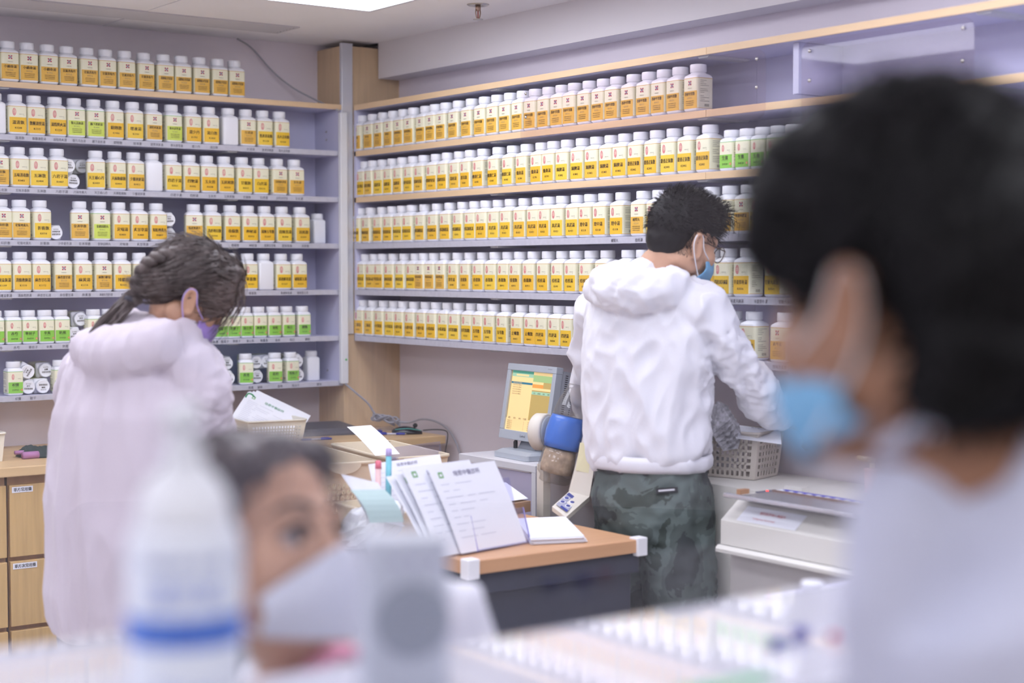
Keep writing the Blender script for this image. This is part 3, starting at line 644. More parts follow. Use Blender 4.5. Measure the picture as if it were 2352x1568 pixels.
tag(obj('mouse_cable', bm, mat('black cable', (36,36,40), .5), None, True), 'thin black mouse cable hanging over the worktop edge', 'cable')
# cable from the trunking, coiled on the desk, over the desk end
pts = [(3.0,5.18,1.075),(3.03,5.15,1.04),(3.07,5.13,1.0),(3.10,5.12,.955)]
for k in range(26):
    a = .9*k; pts.append((3.125+.035*cos(a)+.002*random.uniform(-1,1), 5.09+.04*sin(a*.93), DZ+.016+.02*abs(sin(a*.5))+.012*(k % 3)))
pts += [(3.17,5.03,DZ+.03),(3.205,4.97,DZ+.045),(3.225,4.90,DZ+.04),(3.235,4.83,DZ+.01),(3.238,4.77,DZ-.06),(3.24,4.74,.72),(3.242,4.73,.55)]
bm = bmesh.new(); tube(bm, spline(pts, 5), .0036, 8); tag(obj('cable', bm, MATS['grey cable'], None, True), 'grey network cable coiled on the worktop below the column', 'cable')
bm = bmesh.new(); R = random.Random(4); n = 9
g = [[bm.verts.new((2.98+.20*i/n, 5.02+.15*j/n, DZ+.002+.007*R.random())) for j in range(n+1)] for i in range(n+1)]
for i in range(n):
    for j in range(n): bm.faces.new((g[i][j],g[i+1][j],g[i+1][j+1],g[i][j+1]))
tag(obj('plastic_bag', bm, clear('clear film', (240,240,245), .25, .12, .12), None), 'clear plastic film lying under the coiled grey cable', 'bag')
# ivory basket, green jar and cloth at the left edge
basket('white lattice basket cut by the left picture edge', (1.565,5.10,DZ), .05, .14, .30, .09, IVORY, .92, .011, .006, bev=.012, handle=False)
jar((1.585,5.0,DZ+.004), .1, SML, 'herb', '甘草', 'D0512', 'white jar with green label standing in the basket at the left edge', 'jars in the left edge basket', GREEN)
jar((1.56,5.09,DZ+.004), .0, SML, 'herb', '白朮', 'D0515', 'white jar behind the front one in the left edge basket', 'jars in the left edge basket', GREEN)
t = thing('folded_cloth', 'crumpled dark green cloth with pink lining on the left worktop', 'cloth', (1.80,5.03,DZ))
bm = bmesh.new(); R = random.Random(2); rings = []
for k in range(13):
    f = k/12; x = -.085+.17*f; h = .018+.016*sin(pi*f)+.006*sin(9*f)
    rings.append([Vector((x+.006*sin(7*a+f*5), .055*cos(a)*(.8+.2*sin(pi*f)+.1*sin(3*a+f*9)), max(0, h*sin(a)*(1+.25*sin(5*a+f*11))))) for a in [pi*j/14 for j in range(15)]])
loft(bm, rings); obj('cloth', bm, mat('dark green towel', (50,62,60), .9, var=.3, scale=80, bump=.4), t, True)
bm = bmesh.new(); 
for c0, r0 in (((-.066,-.044,.010),.021),((-.088,-.004,.016),.012)):
    rings = [[Vector(c0)+Vector((r0*1.2*(s-.5)*2, r0*.7*cos(a), r0*.55*sin(a)+.001)) for a in [2*pi*j/12 for j in range(12)]] for s in (0,.5,1)]
    loft(bm, rings)
obj('lining', bm, mat('pink lining', (176,124,170), .9, bump=.3, scale=60), t, True)

# ---- dark blue desk in the middle
t = thing('desk', 'dark blue desk with brown top and white corner guards behind the counter', 'desk', (2.09,3.04,0))
bm = bmesh.new(); box(bm, (0,0,.787),(.54,1.42,.82), 0, .002); obj('desk_top', bm, wood('brown desk top', (206,160,122), 0, .05), t)
DB = mat('dark blue steel', (44,48,64), .5, var=.05, scale=30)
bm = bmesh.new(); box(bm, (.02,.03,.0),(.52,1.40,.735), 0, .003); obj('body', bm, DB, t)
bm = bmesh.new(); box(bm, (.008,.012,.735),(.532,1.41,.787), 0, .002); obj('apron', bm, DB, t)
for k, (x, y) in enumerate(((0,0),(.54,0),(.54,1.42),(0,1.42))):
    sx = -1 if x == 0 else 1; sy = -1 if y == 0 else 1; bm = bmesh.new()
    box(bm, (min(x-sx*.028,x+sx*.006),min(y-sy*.028,y+sy*.006),.778),(max(x-sx*.028,x+sx*.006),max(y-sy*.028,y+sy*.006),.825), 0, .003)
    obj('corner_guard', bm, mat('white corner guard', (236,236,240), .4), t)
KZ = .8215
# baskets on it
basket('large beige basket at the back left of the dark blue desk', (2.225,4.03,KZ), -.13, .19, .46, .148, BEIGE, .86, .0155, .008, bev=.02, band=.42)
basket('beige basket holding a receipt slip behind the paper stands', (2.475,4.02,KZ), -.14, .19, .42, .148, BEIGE, .86, .0155, .008, bev=.02, band=.42)
basket('small beige basket holding folded papers in front on the blue desk', (2.13,3.47,KZ), -.02, .16, .24, .075, BEIGE, .88, .015, .007, bev=.015, band=.9)
# receipt slip and pens in the right basket
t = thing('receipt_slip', 'white receipt slip sticking up out of the right beige basket', 'paper', (0,0,0))
sheet('slip', t, D(797,980,4.52), D(852,976,4.52), D(862,1046,4.42), PAPER, .006, 9, None, seed=8)
for lab, px, py, cols in (('lilac and cyan highlighter pen standing behind the paper stand', 893, 1068, ((196,180,230),(120,200,214))),('pink capped pen beside the lilac highlighter', 869, 1085, ((238,120,140),(240,200,200)))):
    a = D(px, py-40 if cols[0][0] < 220 else py-28, 3.95); b = a - Vector((0,.0,.13)) - FWD*.02; b.z = max(b.z, KZ+.008)
    t = thing('highlighter', lab, 'pen', a); d = b-a
    bm = bmesh.new(); tube(bm, [Vector(), d*.02, d*.16], [.004,.0078,.008], 12); obj('cap', bm, mat('pen cap %d' % px, cols[0], .35), t, True)
    bm = bmesh.new(); tube(bm, [d*.16, d], .0075, 12); obj('barrel', bm, mat('pen barrel %d' % px, cols[1], .35), t, True)
# acrylic stands with forms
ACR = clear('clear acrylic', (236,236,250), .10, .05)
def stand(label, bl, br, lean, hgt, group):
    bl, br = Vector(bl), Vector(br); u = (br-bl).normalized(); n = Vector((u.y,-u.x,0)); up = (Vector((0,0,1))-n*lean).normalized(); w = (br-bl).length
    t = thing('paper_stand', label, 'stand', (0,0,0), 0, group)
    def slab(nm, a, b, c, th=.0025):
        A = [a, b, b+(c-a), c]; q = (b-a).cross(c-a).normalized()*th; bm = bmesh.new(); loft(bm, [A,[p+q for p in A]]); return obj(nm, bm, ACR, t)
    back = -n*.035
    slab('back_plate', bl+back, br+back, bl+back+up*hgt); slab('front_plate', bl+u*w*.2+n*.002, br-u*w*.04+n*.002, bl+u*w*.2+n*.002+up*hgt*.55); slab('base_plate', bl-n*.035+Vector((0,0,.001)), br-n*.035+Vector((0,0,.001)), bl+n*.004+Vector((0,0,.001)))
    for s in (.2, .96):
        bm = bmesh.new(); p = bl+u*w*s+n*.004; tube(bm, [p, p+up*hgt*.55], .0017, 6); obj('tinted_edge', bm, mat('violet tinted edge', (150,146,214), .2), t)
    return t, u, n, up
t, u, n, up = stand('clear acrylic stand holding clinic forms at the front of the blue desk', G(1062,1272,KZ+.002), G(1222,1243,KZ+.002), .30, .16, 'acrylic form stands')
bl, br = G(1062,1272,KZ+.004), G(1222,1243,KZ+.004)
fm = thing('form_stack', 'white clinic forms standing in the front acrylic stand', 'papers', (0,0,0))
for k in range(4):
    o = -n*(.004+.0065*k); hh = Vector((0,0,1)); uu = (hh-n*(.34+.07*k)*1.0).normalized(); hh = .212+.012*(k == 1)
    s0 = bl+o-u*(.0 if k == 0 else .055+.01*k)
    sheet('form', fm, s0+uu*hh-u*.045, s0+uu*hh+u*((br-bl).length)-u*.06, s0, PAPER, .004, 9 if k < 2 else 3, '培恩中醫診所', seed=20+k, logo=True)
t, u, n, up = stand('clear acrylic stand with one form behind the front stand', G(905,1205,KZ+.002)+Vector((.14,.16,0)), G(1030,1182,KZ+.002)+Vector((.14,.16,0)), .2, .18, 'acrylic form stands')
fm = thing('form_sheet', 'white clinic form in the rear acrylic stand, left of the others', 'paper', (0,0,0))
sheet('form', fm, D(846,1066,4.02), D(1010,1043,4.12), D(868,1190,3.97), PAPER, .004, 8, '培恩中醫診所', seed=33, logo=True)
# loose sheets on the right of the desk and papers in the small basket
t = thing('paper_pile', 'flat pile of white papers at the right side of the blue desk', 'papers', (0,0,0))
for k in range(7):
    z = KZ+.001+.0024*k; j = Vector((random.uniform(-.006,.006), random.uniform(-.006,.006), 0))
    a, b, c = Vector((2.50,3.41,z)), Vector((2.63,3.36,z)), Vector((2.345,3.135,z))
    sheet('sheet', t, a+j, b+j, c+j, PAPER, .0, 6 if k == 6 else 0, None, seed=41, thick=.0018)
t = thing('cardboard_box', 'small brown cardboard tray with a printed slip behind the paper pile', 'box', (2.60,3.60,KZ), .15)
obj('tray', B((-.06,-.04,0),(.06,.04,.03)), mat('brown card', (170,140,116), .8), t)
sheet('slip', t, (-.07,.05,.075), (.05,.05,.075), (-.06,-.03,.036), PAPER, 0, 7, None, seed=51)
t = thing('folded_papers', 'white and green folded papers leaning in the small front basket', 'papers', (0,0,0))
sheet('sheet', t, D(783,1088,3.72), D(868,1108,3.78), D(845,1190,3.72), PAPER, .004, 0); sheet('sheet', t, D(805,1125,3.70), D(884,1124,3.76), D(850,1200,3.70), mat('pale green paper', (184,208,206), .7), .012, 0)
bm = bmesh.new(); R = random.Random(9); n = 14; c = Vector((2.02,3.36,.872)); rings = []
for k in range(n+1):
    a = -pi/2+pi*k/n; row = []
    for q in [2*pi*j/22 for j in range(22)]:
        w0 = 1+.22*noise.noise(Vector((3*cos(q)*cos(a), 3*sin(q)*cos(a), 3*sin(a))))+.12*R.random()
        row.append(c+Vector((.075*cos(a)*cos(q)*w0, .07*cos(a)*sin(q)*w0, max(-.05, .055*sin(a)*w0+.03*cos(q)*cos(a)))))
    rings.append(row)
loft(bm, rings); tag(obj('plastic_bag', bm, mat('white film bag', (232,236,242), .2, trans=.3), None, False), 'crumpled translucent plastic bag beside the small front basket', 'bag')

# ---- monitor on a white cabinet
t = thing('cabinet', 'white steel cabinet under the monitor against the right wall', 'cabinet', (2.93,3.90,0))
bm = bmesh.new(); box(bm, (0,0,.875),(.31,.42,.898), 0, .002); obj('top', bm, WHITE, t)
bm = bmesh.new()
for x in (0,.29):
    for y in (0,.40): box(bm, (x,y,0),(x+.02,y+.02,.875))
obj('leg_frame', bm, WHITE, t); obj('side_panel', B((.006,.02,.05),(.012,.40,.87)), mat('lilac panel', (196,190,216), .5), t); obj('end_panel', B((.02,.006,.05),(.29,.012,.87)), MATS['lilac panel'], t)
mo = thing('monitor', 'silver flat monitor showing a yellow dispensing program by the right wall', 'monitor', (3.045,4.085,.899), -pi/2-.06)
SIL = mat('silver plastic', (186,194,204), .35, .1)
bm = bmesh.new(); loft(bm, [rsq(.10,.012,0,.075), rsq(.10,.012,.016,.075), rsq(.085,.012,.026,.055)]); obj('base', bm, SIL, mo)
bm = bmesh.new(); loft(bm, [[Vector((x*.052,-.01+.03*s,.02)) if False else Vector((sx*.05*(1-.2*s), .0+.035*s+dy, .02+.075*s)) for sx, dy in ((-1,-.015),(1,-.015),(1,.02),(-1,.02))] for s in (0,1) for x in (0,)]); obj('neck', bm, mat('dark silver', (150,156,166), .4), mo)
hd = bpy.data.objects.new('display', None); hd = None
tilt = Matrix.Translation((0,-.015,.052)) @ Matrix.Rotation(-.16, 4, 'X')
def mob(nm, bm, m, p=mo, sm=False):
    bmesh.ops.transform(bm, matrix=tilt, verts=bm.verts); return obj(nm, bm, m, p, sm)
MW, MH = .142, .246
bm = bmesh.new()
for a, b in (((-MW,-.014,0),(MW,.012,.03)),((-MW,-.014,MH-.022),(MW,.012,MH)),((-MW,-.014,.03),(-MW+.02,.012,MH-.022)),((MW-.02,-.014,.03),(MW,.012,MH-.022))): box(bm, a, b, 0, .002)
bz = mob('bezel', bm, SIL)
bm = bmesh.new(); box(bm, (-MW+.01,.0121,.012),(MW-.004,.055,MH-.01), 0, .004); box(bm, (-MW+.06,.055,.03),(MW-.02,.075,MH-.05), 0, .004); sh = mob('rear_shell', bm, SIL)
bm = bmesh.new()
for k in range(30):
    z = .03+k*.0066
    box(bm, (MW-.0042,.026,z),(MW-.0034,.036,z+.003)); 
    if 3 < k < 26: box(bm, (MW-.0204,.058,z),(MW-.0194,.07,z+.003))
mob('vent_slots', bm, mat('vent dark', (60,62,70), .6), sh)
def em(nm, c, s=.55): return mat(nm, c, .4, emit=s)
bm = bmesh.new(); box(bm, (-MW+.02,-.006,.03),(MW-.02,-.002,MH-.022)); scr = mob('screen', bm, em('screen ochre', (176,152,88)))
SM = [em('screen cream', (234,204,142)), em('screen teal', (70,150,130)), em('screen blue', (40,110,130)), em('screen green', (150,180,120)), em('screen orange', (240,150,70)), em('screen text', (96,76,44), .15), em('screen aqua', (150,190,160))]
bm = bmesh.new(); sw, s0, s1 = MW-.02, .03, MH-.022
def R2(x0, x1, z0, z1, mi, d=0): quad(bm, [((-1+2*x0)*sw,-.0065-d,s0+(s1-s0)*z0),((-1+2*x1)*sw,-.0065-d,s0+(s1-s0)*z0),((-1+2*x1)*sw,-.0065-d,s0+(s1-s0)*z1),((-1+2*x0)*sw,-.0065-d,s0+(s1-s0)*z1)], mi)
R2(.5,1,.95,1,0); R2(.5,1,.84,.95,3); R2(.5,.78,.80,.84,0); R2(.5,.78,.74,.80,4); R2(.5,1,.70,.74,0); R2(.5,1,.63,.68,6); R2(0,1,0,.20,0)
R2(.02,.53,.15,.985,0,.0004); R2(.02,.53,.96,1,1,.0008); R2(.02,.53,.90,.96,6,.0006); R2(.12,.42,.915,.945,0,.0009); R2(.02,.53,.78,.815,2,.0008)
for k in range(6): write(bm, '2020051400%d24 中藥.dbf' % k, ((-1+2*.17)*sw,-.0075,s0+(s1-s0)*(.787-.037*k)), .0046, (1,0,0), (0,0,1), 5 if k else 0, .07)
for k, s in enumerate(('選取','取消','修改','不選取')): write(bm, s, ((-1+2*(.08+.125*k))*sw,-.0075,s0+(s1-s0)*.19), .006, (1,0,0), (0,0,1), 5, .024)
for k in range(5):
    for x, s in ((.10,'藥品名稱 %d 克' % (k+1)),(.44,'%d' % (3+k)),(.55,'天 %d' % (k+2)),(.72,'%d' % (k+1))): write(bm, s, ((-1+2*x)*sw,-.0075,s0+(s1-s0)*(.145-.032*k)), .0042, (1,0,0), (0,0,1), 5, .045)
for k, s in enumerate(('方名','處方量','總量','單價')): write(bm, s, ((-1+2*(.60+.11*k))*sw,-.0075,s0+(s1-s0)*.64), .005, (1,0,0), (0,0,1), 5, .02)
mob('screen_print', bm, SM, scr)
bm = bmesh.new(); write(bm, 'Lemel', (.0,-.0146,.011), .009, (1,0,0), (0,0,1), 0, .034); write(bm, 'Syncmaster', (MW-.035,-.0146,MH-.012), .005, (1,0,0), (0,0,1), 0, .026); mob('lettering', bm, mat('badge ink', (70,72,84), .5), bz)
bm = bmesh.new(); tube(bm, [(3.03,4.13,.975),(3.03,4.135,.955),(3.03,4.14,.945),(3.03,4.14,.925),(3.04,4.14,.905)], [.003,.003,.007,.007,.003], 8)
tag(obj('monitor_plug', bm, MATS['black cable'], None, True), 'black cable plug hanging below the monitor', 'cable')

# ---- tumbling mixer: grey disc, blue collar, glass jars, beige stand
t = thing('powder_mixer', 'powder mixer with blue collar and glass jars behind the man', 'mixer', (2.76,3.55,0))
off = -Vector((2.76,3.55,0)); c = D(1297,993,4.52)+off; ax = (-UPV+RGT*-.22).normalized()
def turned(nm, prof, m, axis=ax, cc=c, n=36):
    bm = bmesh.new(); lathe(bm, prof, n, cc, axis); return obj(nm, bm, m, t, True)
turned('blue_collar', [(.046,-.046),(.050,-.03),(.0545,0),(.0535,.03),(.0505,.046)], mat('mixer blue', (70,118,206), .3, spec=.5))
GL = clear('jar glass', (236,234,232), .12, .06)
turned('lower_jar', [(.047,.046),(.051,.06),(.055,.10),(.054,.118),(.044,.128),(.044,.142),(.036,.147)], GL)
turned('herb_powder', [(.043,.05),(.046,.062),(.049,.10),(.046,.116),(.03,.12)], mat('brown herb powder', (204,182,156), .9, var=.35, scale=50))
turned('upper_jar', [(.044,-.046),(.043,-.06),(.036,-.09),(.022,-.125),(.018,-.14)], GL)
da = (RGT*.85-FWD*.5).normalized(); dc = D(1262,992,4.60)+off
turned('drive_disc', [(.050,-.045),(.054,-.04),(.054,-.008),(.049,-.004)], mat('mixer ivory', (222,216,204), .45), da, dc); turned('disc_face', [(.047,-.0041),(.044,.001),(.02,.008)], mat('mixer grey', (156,164,174), .45), da, dc)
IV = MATS['mixer ivory']
bm = bmesh.new(); P = [D(1346,978,4.46),D(1382,968,4.40),D(1354,1140,4.38),D(1307,1128,4.43)]; loft(bm, [[p+off for p in P],[p+off+FWD*.03 for p in P]]); ar = obj('stand_arm', bm, IV, t)
bm = bmesh.new(); Q = [D(1332,1016,4.44),D(1358,1018,4.41),D(1352,1086,4.40),D(1322,1080,4.43)]; loft(bm, [[p+off-FWD*.0035 for p in Q],[p+off-FWD*.002 for p in Q]]); obj('notice_label', bm, mat('yellowed notice', (222,216,178), .7), ar)
bm = bmesh.new(); P2 = [P[3],P[2],D(1300,1187,4.28),D(1268,1163,4.33)]; loft(bm, [[p+off for p in P2],[p+off-Vector((0,0,.012)) for p in P2]]); pn = obj('control_panel', bm, IV, t)
a0, b0, c0 = P2[3]+off, P2[2]+off, P2[0]+off; u = (b0-a0); v = (c0-a0); nn = u.cross(v).normalized(); nn = nn if nn.z > 0 else -nn
def pq(nm, u0, u1, v0, v1, m, e, par):
    bm = bmesh.new(); quad(bm, [a0+u*u0+v*v0+nn*e, a0+u*u1+v*v0+nn*e, a0+u*u1+v*v1+nn*e, a0+u*u0+v*v1+nn*e]); return obj(nm, bm, m, par)
fp = pq('key_plate', .12, .88, .12, .88, mat('key plate grey', (168,170,190), .5), .0055, pn)
pq('title_bar', .12, .88, .74, .88, mat('panel navy', (62,72,150), .5), .006, pn); pq('start_bar', .4, .88, .12, .22, MATS['panel navy'], .006, pn)
for uu in (.3, .7):
    for vv in (.36, .6):
        bm = bmesh.new(); lathe(bm, [(.0085,0),(.0085,.001),(.006,.0012)], 16, a0+u*uu+v*vv+nn*.006, nn); bt = obj('button', bm, [PAPER], pn); bm = bmesh.new(); lathe(bm, [(.0062,.0013),(.0058,.002)], 14, a0+u*uu+v*vv+nn*.006, nn); obj('button_face', bm, MATS['panel navy'], pn)
bm = bmesh.new(); box(bm, (.03,-.12,0),(.15,.10,.92), 0, .004); obj('housing', bm, mat('housing grey', (168,164,166), .5), t)
obj('post', B((-.05,.02,.0),(-.025,.05,.95)), IV, t)

# ---- packing machine along the right wall
t = thing('packing_machine', 'large beige medicine packing machine with a sealing tray by the right wall', 'machine', (2.77,1.80,0))
MB_ = mat('machine beige', (218,216,210), .45)
def extrude(prof, y0, y1): 
    bm = bmesh.new(); loft(bm, [[Vector((x,y0,z)) for x, z in prof],[Vector((x,y1,z)) for x, z in prof]]); return bm
obj('lower_cabinet', extrude([(.035,0),(.47,0),(.47,.792),(.035,.792)], 0, 1.11), mat('machine grey', (178,174,172), .5), t)
obj('ledge', extrude([(-.012,.793),(.47,.793),(.47,.81),(-.006,.81),(-.014,.802)], -.005, 1.115), MB_, t)
obj('top_case', extrude([(.0,.812),(.47,.812),(.47,.93),(.09,.93),(.055,.915),(.0,.872)], 0, 1.11), MB_, t)
obj('rear_table', extrude([(.15,0),(.47,0),(.47,.93),(.15,.93)], 1.112, 1.61), MB_, t)
# sealing tray with ruler strip
bm = bmesh.new(); box(bm, (.0,.25,.931),(.19,1.08,.935)); tray = obj('tray', bm, mat('tray steel', (206,208,216), .25, .7), t)
bm = bmesh.new(); box(bm, (-.012,.24,.933),(.002,1.09,.944), 0, .002); obj('tray_lip', bm, MATS['tray steel'], tray)
obj('inner_bar', B((.15,.25,.935),(.158,1.08,.939)), mat('brown edge', (120,96,86), .5), tray)
rul = obj('ruler_strip', B((.16,.25,.936),(.19,1.08,.938)), PAPER, tray)
bm = bmesh.new()
for k in range(26):
    y = .265+k*.031; quad(bm, [(.176,y,.9385),(.189,y,.9385),(.189,y+.031,.9385),(.176,y+.031,.9385)], 0); quad(bm, [(.163,y,.9385),(.176,y,.9385),(.176,y+.014,.9385),(.168,y+.018,.9385)], 0)
obj('ruler_marks', bm, mat('ruler blue', (88,88,190), .5), rul)
obj('catch', B((.02,1.06,.94),(.05,1.075,.952)), mat('amber catch', (176,132,96), .5), tray)
s = obj('warning_sticker', extrude([(.006,.8775),(.0045,.8775),(.046,.9095),(.0475,.9095)], .86, 1.06), PAPER, t)
bm = bmesh.new(); e = Vector((.037,0,.0315)).normalized()
write(bm, '請勿將手伸入機器內', Vector((.028,.96,.8965)), .009, (0,-1,0), e, 0, .17); write(bm, 'Sealing keep hands away', Vector((.012,.975,.8845)), .007, (0,-1,0), e, 0, .13); obj('lettering', bm, mat('warning red', (206,90,96), .6), s)
obj('status_panel', B((.12,1.085,.931),(.19,1.109,.934)), mat('status panel grey', (112,110,128), .4), t)
bm = bmesh.new(); lathe(bm, [(.004,0),(.003,.002)], 10, (.15,1.097,.934)); obj('status_lamp', bm, mat('red lamp', (255,60,50), .4, emit=2.5), t)
obj('knob_block', B((.205,1.03,.931),(.225,1.09,.945)), MB_, t)
# electronics window
wn = obj('window_frame', B((.028,.30,.60),(.0345,.66,.775)), mat('frame white', (222,222,226), .5), t)
obj('circuit_board', B((.024,.375,.63),(.0275,.56,.752)), mat('board green', (96,160,134), .5), wn)
bm = bmesh.new()
for y, z, w_, h in ((.46,.72,.08,.02),(.505,.67,.034,.03),(.435,.665,.03,.028),(.49,.70,.1,.012)): box(bm, (.019,y-w_/2,z-h/2),(.024,y+w_/2,z+h/2))
obj('components', bm, mat('component black', (48,50,62), .5), wn)
# basket on the machine with sachets and a form
basket('greige lattice basket of sachets on the packing machine under the man\'s hand', (3.085,3.235,.9315), .30, .15, .30, .128, GREIGE, .9, .0165, .006, bev=.012, band=.14, handle=False)
t = thing('sachet_pile', 'silver printed medicine sachets heaped in the greige basket', 'sachets', (3.085,3.235,.94), .30)
R = random.Random(5); 
for k in range(9):
    bm = bmesh.new(); cx, cy, cz = R.uniform(-.04,.04), R.uniform(-.10,.10), .018+.011*k; n = 6
    rot = Matrix.Rotation(R.uniform(-.5,.5), 3, 'X') @ Matrix.Rotation(R.uniform(-.4,.4), 3, 'Y') @ Matrix.Rotation(R.uniform(0,3), 3, 'Z')
    top = [[Vector((-.03+.06*i/n,-.035+.07*j/n,.006*sin(pi*i/n)*sin(pi*j/n)+.0012*R.random())) for j in range(n+1)] for i in range(n+1)]
    gt = [[bm.verts.new(rot@p+Vector((cx,cy,cz))) for p in r] for r in top]; gb = [[bm.verts.new(rot@Vector((p.x,p.y,-p.z))+Vector((cx,cy,cz))) for p in r] for r in top]
    for i in range(n):
        for j in range(n): bm.faces.new((gt[i][j],gt[i+1][j],gt[i+1][j+1],gt[i][j+1])); bm.faces.new((gb[i][j],gb[i][j+1],gb[i+1][j+1],gb[i+1][j]))
    obj('sachet', bm, mat('silver sachet', (206,206,210), .35, .3, var=.25, scale=60), t, True)
bm = bmesh.new(); Cs = D(1662,958,4.3); 
for k in range(5):
    rr = [Cs+RGT*(x*.032+.008*k-.012)+UPV*(z*.045-.012*k)+FWD*(.004*k+.012*sin(3*x+z*4)) for x, z in ((-1,-.6),(-.5,-1),(.6,-.8),(1,-.1),(.7,.7),(-.1,1),(-.8,.5))]
    loft(bm, [rr, [p+FWD*.004 for p in rr]])
tag(obj('sachet_strip', bm, mat('printed strip', (182,182,188), .4, .2, var=.45, scale=90), None), 'grey printed sachet strip held in front of the man', 'sachets')
t = thing('form_sheet', 'white form lying on top of the sachets in the greige basket', 'paper', (0,0,0))
sheet('form', t, D(1690,975,4.42), D(1792,988,4.36), D(1690,1006,4.30), PAPER, 0, 3, '恩中醫診所', seed=61)
# pink brush pot at the far right of the machine
t = thing('pink_bottle', 'small pink bottle with an ivory cap lever on the machine edge', 'bottle', (3.13,2.735,.931))
bm = bmesh.new(); lathe(bm, [(.018,0),(.019,.004),(.019,.055),(.021,.058),(.021,.061),(.012,.063)], 24); obj('body', bm, mat('pale pink plastic', (232,202,206), .4), t, True)
bm = bmesh.new(); tube(bm, [(0,0,.063),(0,0,.075)], .007, 12); tube(bm, [(.005,-.006,.082),(-.01,.014,.085),(-.02,.03,.088)], [.006,.0075,.006], 12); obj('lever', bm, mat('ivory lever', (236,230,208), .4), t, True)
# two white tubs on a shelf board in front of the machine
tz = D(1868,1366,2.75).z
for k, (px, py) in enumerate(((1866,1366),(1908,1378))):
    p = G(px, py, tz); bm = bmesh.new(); lathe(bm, [(.016,0),(.018,.003),(.018,.014),(.0195,.015),(.0195,.022),(.018,.024)], 24, (0,0,0))
    t = thing('plastic_tub', ('left','right')[k]+' one of two small white lidded tubs behind the counter edge', 'tub', p); obj('tub', bm, W_PLASTIC, t, True)
q = G(1866,1366,tz); t = thing('side_table', 'white side table behind the counter carrying two white tubs', 'table', (q.x-.06,q.y-.36,0)); obj('top', B((0,0,tz-.025),(.42,.42,tz-.0005)), mat('lilac white laminate', (206,206,232), .35), t)
for x in (.01,.39):
    for y in (.01,.39): obj('leg', B((x,y,0),(x+.02,y+.02,tz-.025)), WHITE, t)

# ---- clear guard panels on the front of the right shelves
def guard(label, y0, y1, z0, z1, r=.03):
    t = thing('guard_panel', label, 'panel', (XR-.012,(y0+y1)/2,(z0+z1)/2)); bm = bmesh.new(); R0 = [Vector((0,p.x,p.y)) for p in rsq((y1-y0)/2, r, 0, (z1-z0)/2, 6)]
    loft(bm, [R0,[p+Vector((.003,0,0)) for p in R0]]); obj('sheet', bm, clear('guard acrylic', (252,249,250), .05, .006, .02), t)
    for y in (-(y1-y0)/2+.03, (y1-y0)/2-.03):
        for z in ((z1-z0)/2-.025, (z1-z0)/2-.10):
            bm = bmesh.new(); lathe(bm, [(.005,0),(.005,.002),(.003,.004)], 12, (-.0005,y,z), (-1,0,0)); obj('screw', bm, MATS['chrome'], t, True)
guard('clear guard panel with rounded corners across the upper right shelf jars', 3.03, 4.12, 1.90, 2.085)
guard('clear guard panel at the empty upper right shelf behind the dark head', 2.36, 2.90, 1.86, 2.085)
# ---------------------------------------------------------------- people
SKIN = mat('skin', (202,158,130), .5, var=.05, scale=30)
SKIN2 = mat('skin tan', (156,114,90), .5, var=.05, scale=30)
HAIRB = mat('black hair', (10,9,12), .55, spec=.2, var=.3, scale=60)
HAIRD = mat('dark brown hair', (92,82,80), .42, var=.35, scale=50, stretch=(1,1,.3))
JACK = mat('white jacket cloth', (226,226,234), .75, bump=.12, scale=120, sheen=.2)
JACK2 = mat('white jacket with pink sheen', (206,197,208), .75, bump=.12, scale=120, sheen=.2)
def blob(name, bm, vox, m, parent, smooth=4, fn=None, tris=None):
    """one continuous skin over overlapping closed shapes"""
    me = bpy.data.meshes.new(name); bm.normal_update(); bmesh.ops.recalc_face_normals(bm, faces=bm.faces); bm.to_mesh(me); bm.free()
    o = bpy.data.objects.new('tmp', me); COL.objects.link(o)
    r = o.modifiers.new('r', 'REMESH'); r.mode = 'VOXEL'; r.voxel_size = vox
    if smooth: s = o.modifiers.new('s', 'SMOOTH'); s.iterations = smooth; s.factor = .5
    me2 = bpy.data.meshes.new_from_object(o.evaluated_get(bpy.context.evaluated_depsgraph_get()))
    bpy.data.objects.remove(o); bpy.data.meshes.remove(me); me2.name = name; me2.materials.clear()
    if fn:
        nr = [v.normal.copy() for v in me2.vertices]
        for v, n in zip(me2.vertices, nr): v.co += n*fn(v.co, n)
    return obm(name, me2, m, parent, True)
def folds(amp, sc, st=(1,1,1), seed=0, fine=.3):
    S = Vector(st); o = Vector((seed*7.3, seed*3.1, seed*5.7))
    def f(p, n):
        q = Vector((p.x*S.x, p.y*S.y, p.z*S.z))*sc+o
        w = noise.noise(q*.5)*1.2; a = 1-abs(noise.noise(q+Vector((w,w,w)))*1.8); b = 1-abs(noise.noise(q*2.3+Vector((w,0,w)))*1.8)
        return amp*(a-.55+fine*(b-.55))
    return f
def frame(Fv, Uv):
    Fv = Fv.normalized(); Uv = (Uv-Fv*Uv.dot(Fv)).normalized(); return Fv.cross(Uv), Fv, Uv
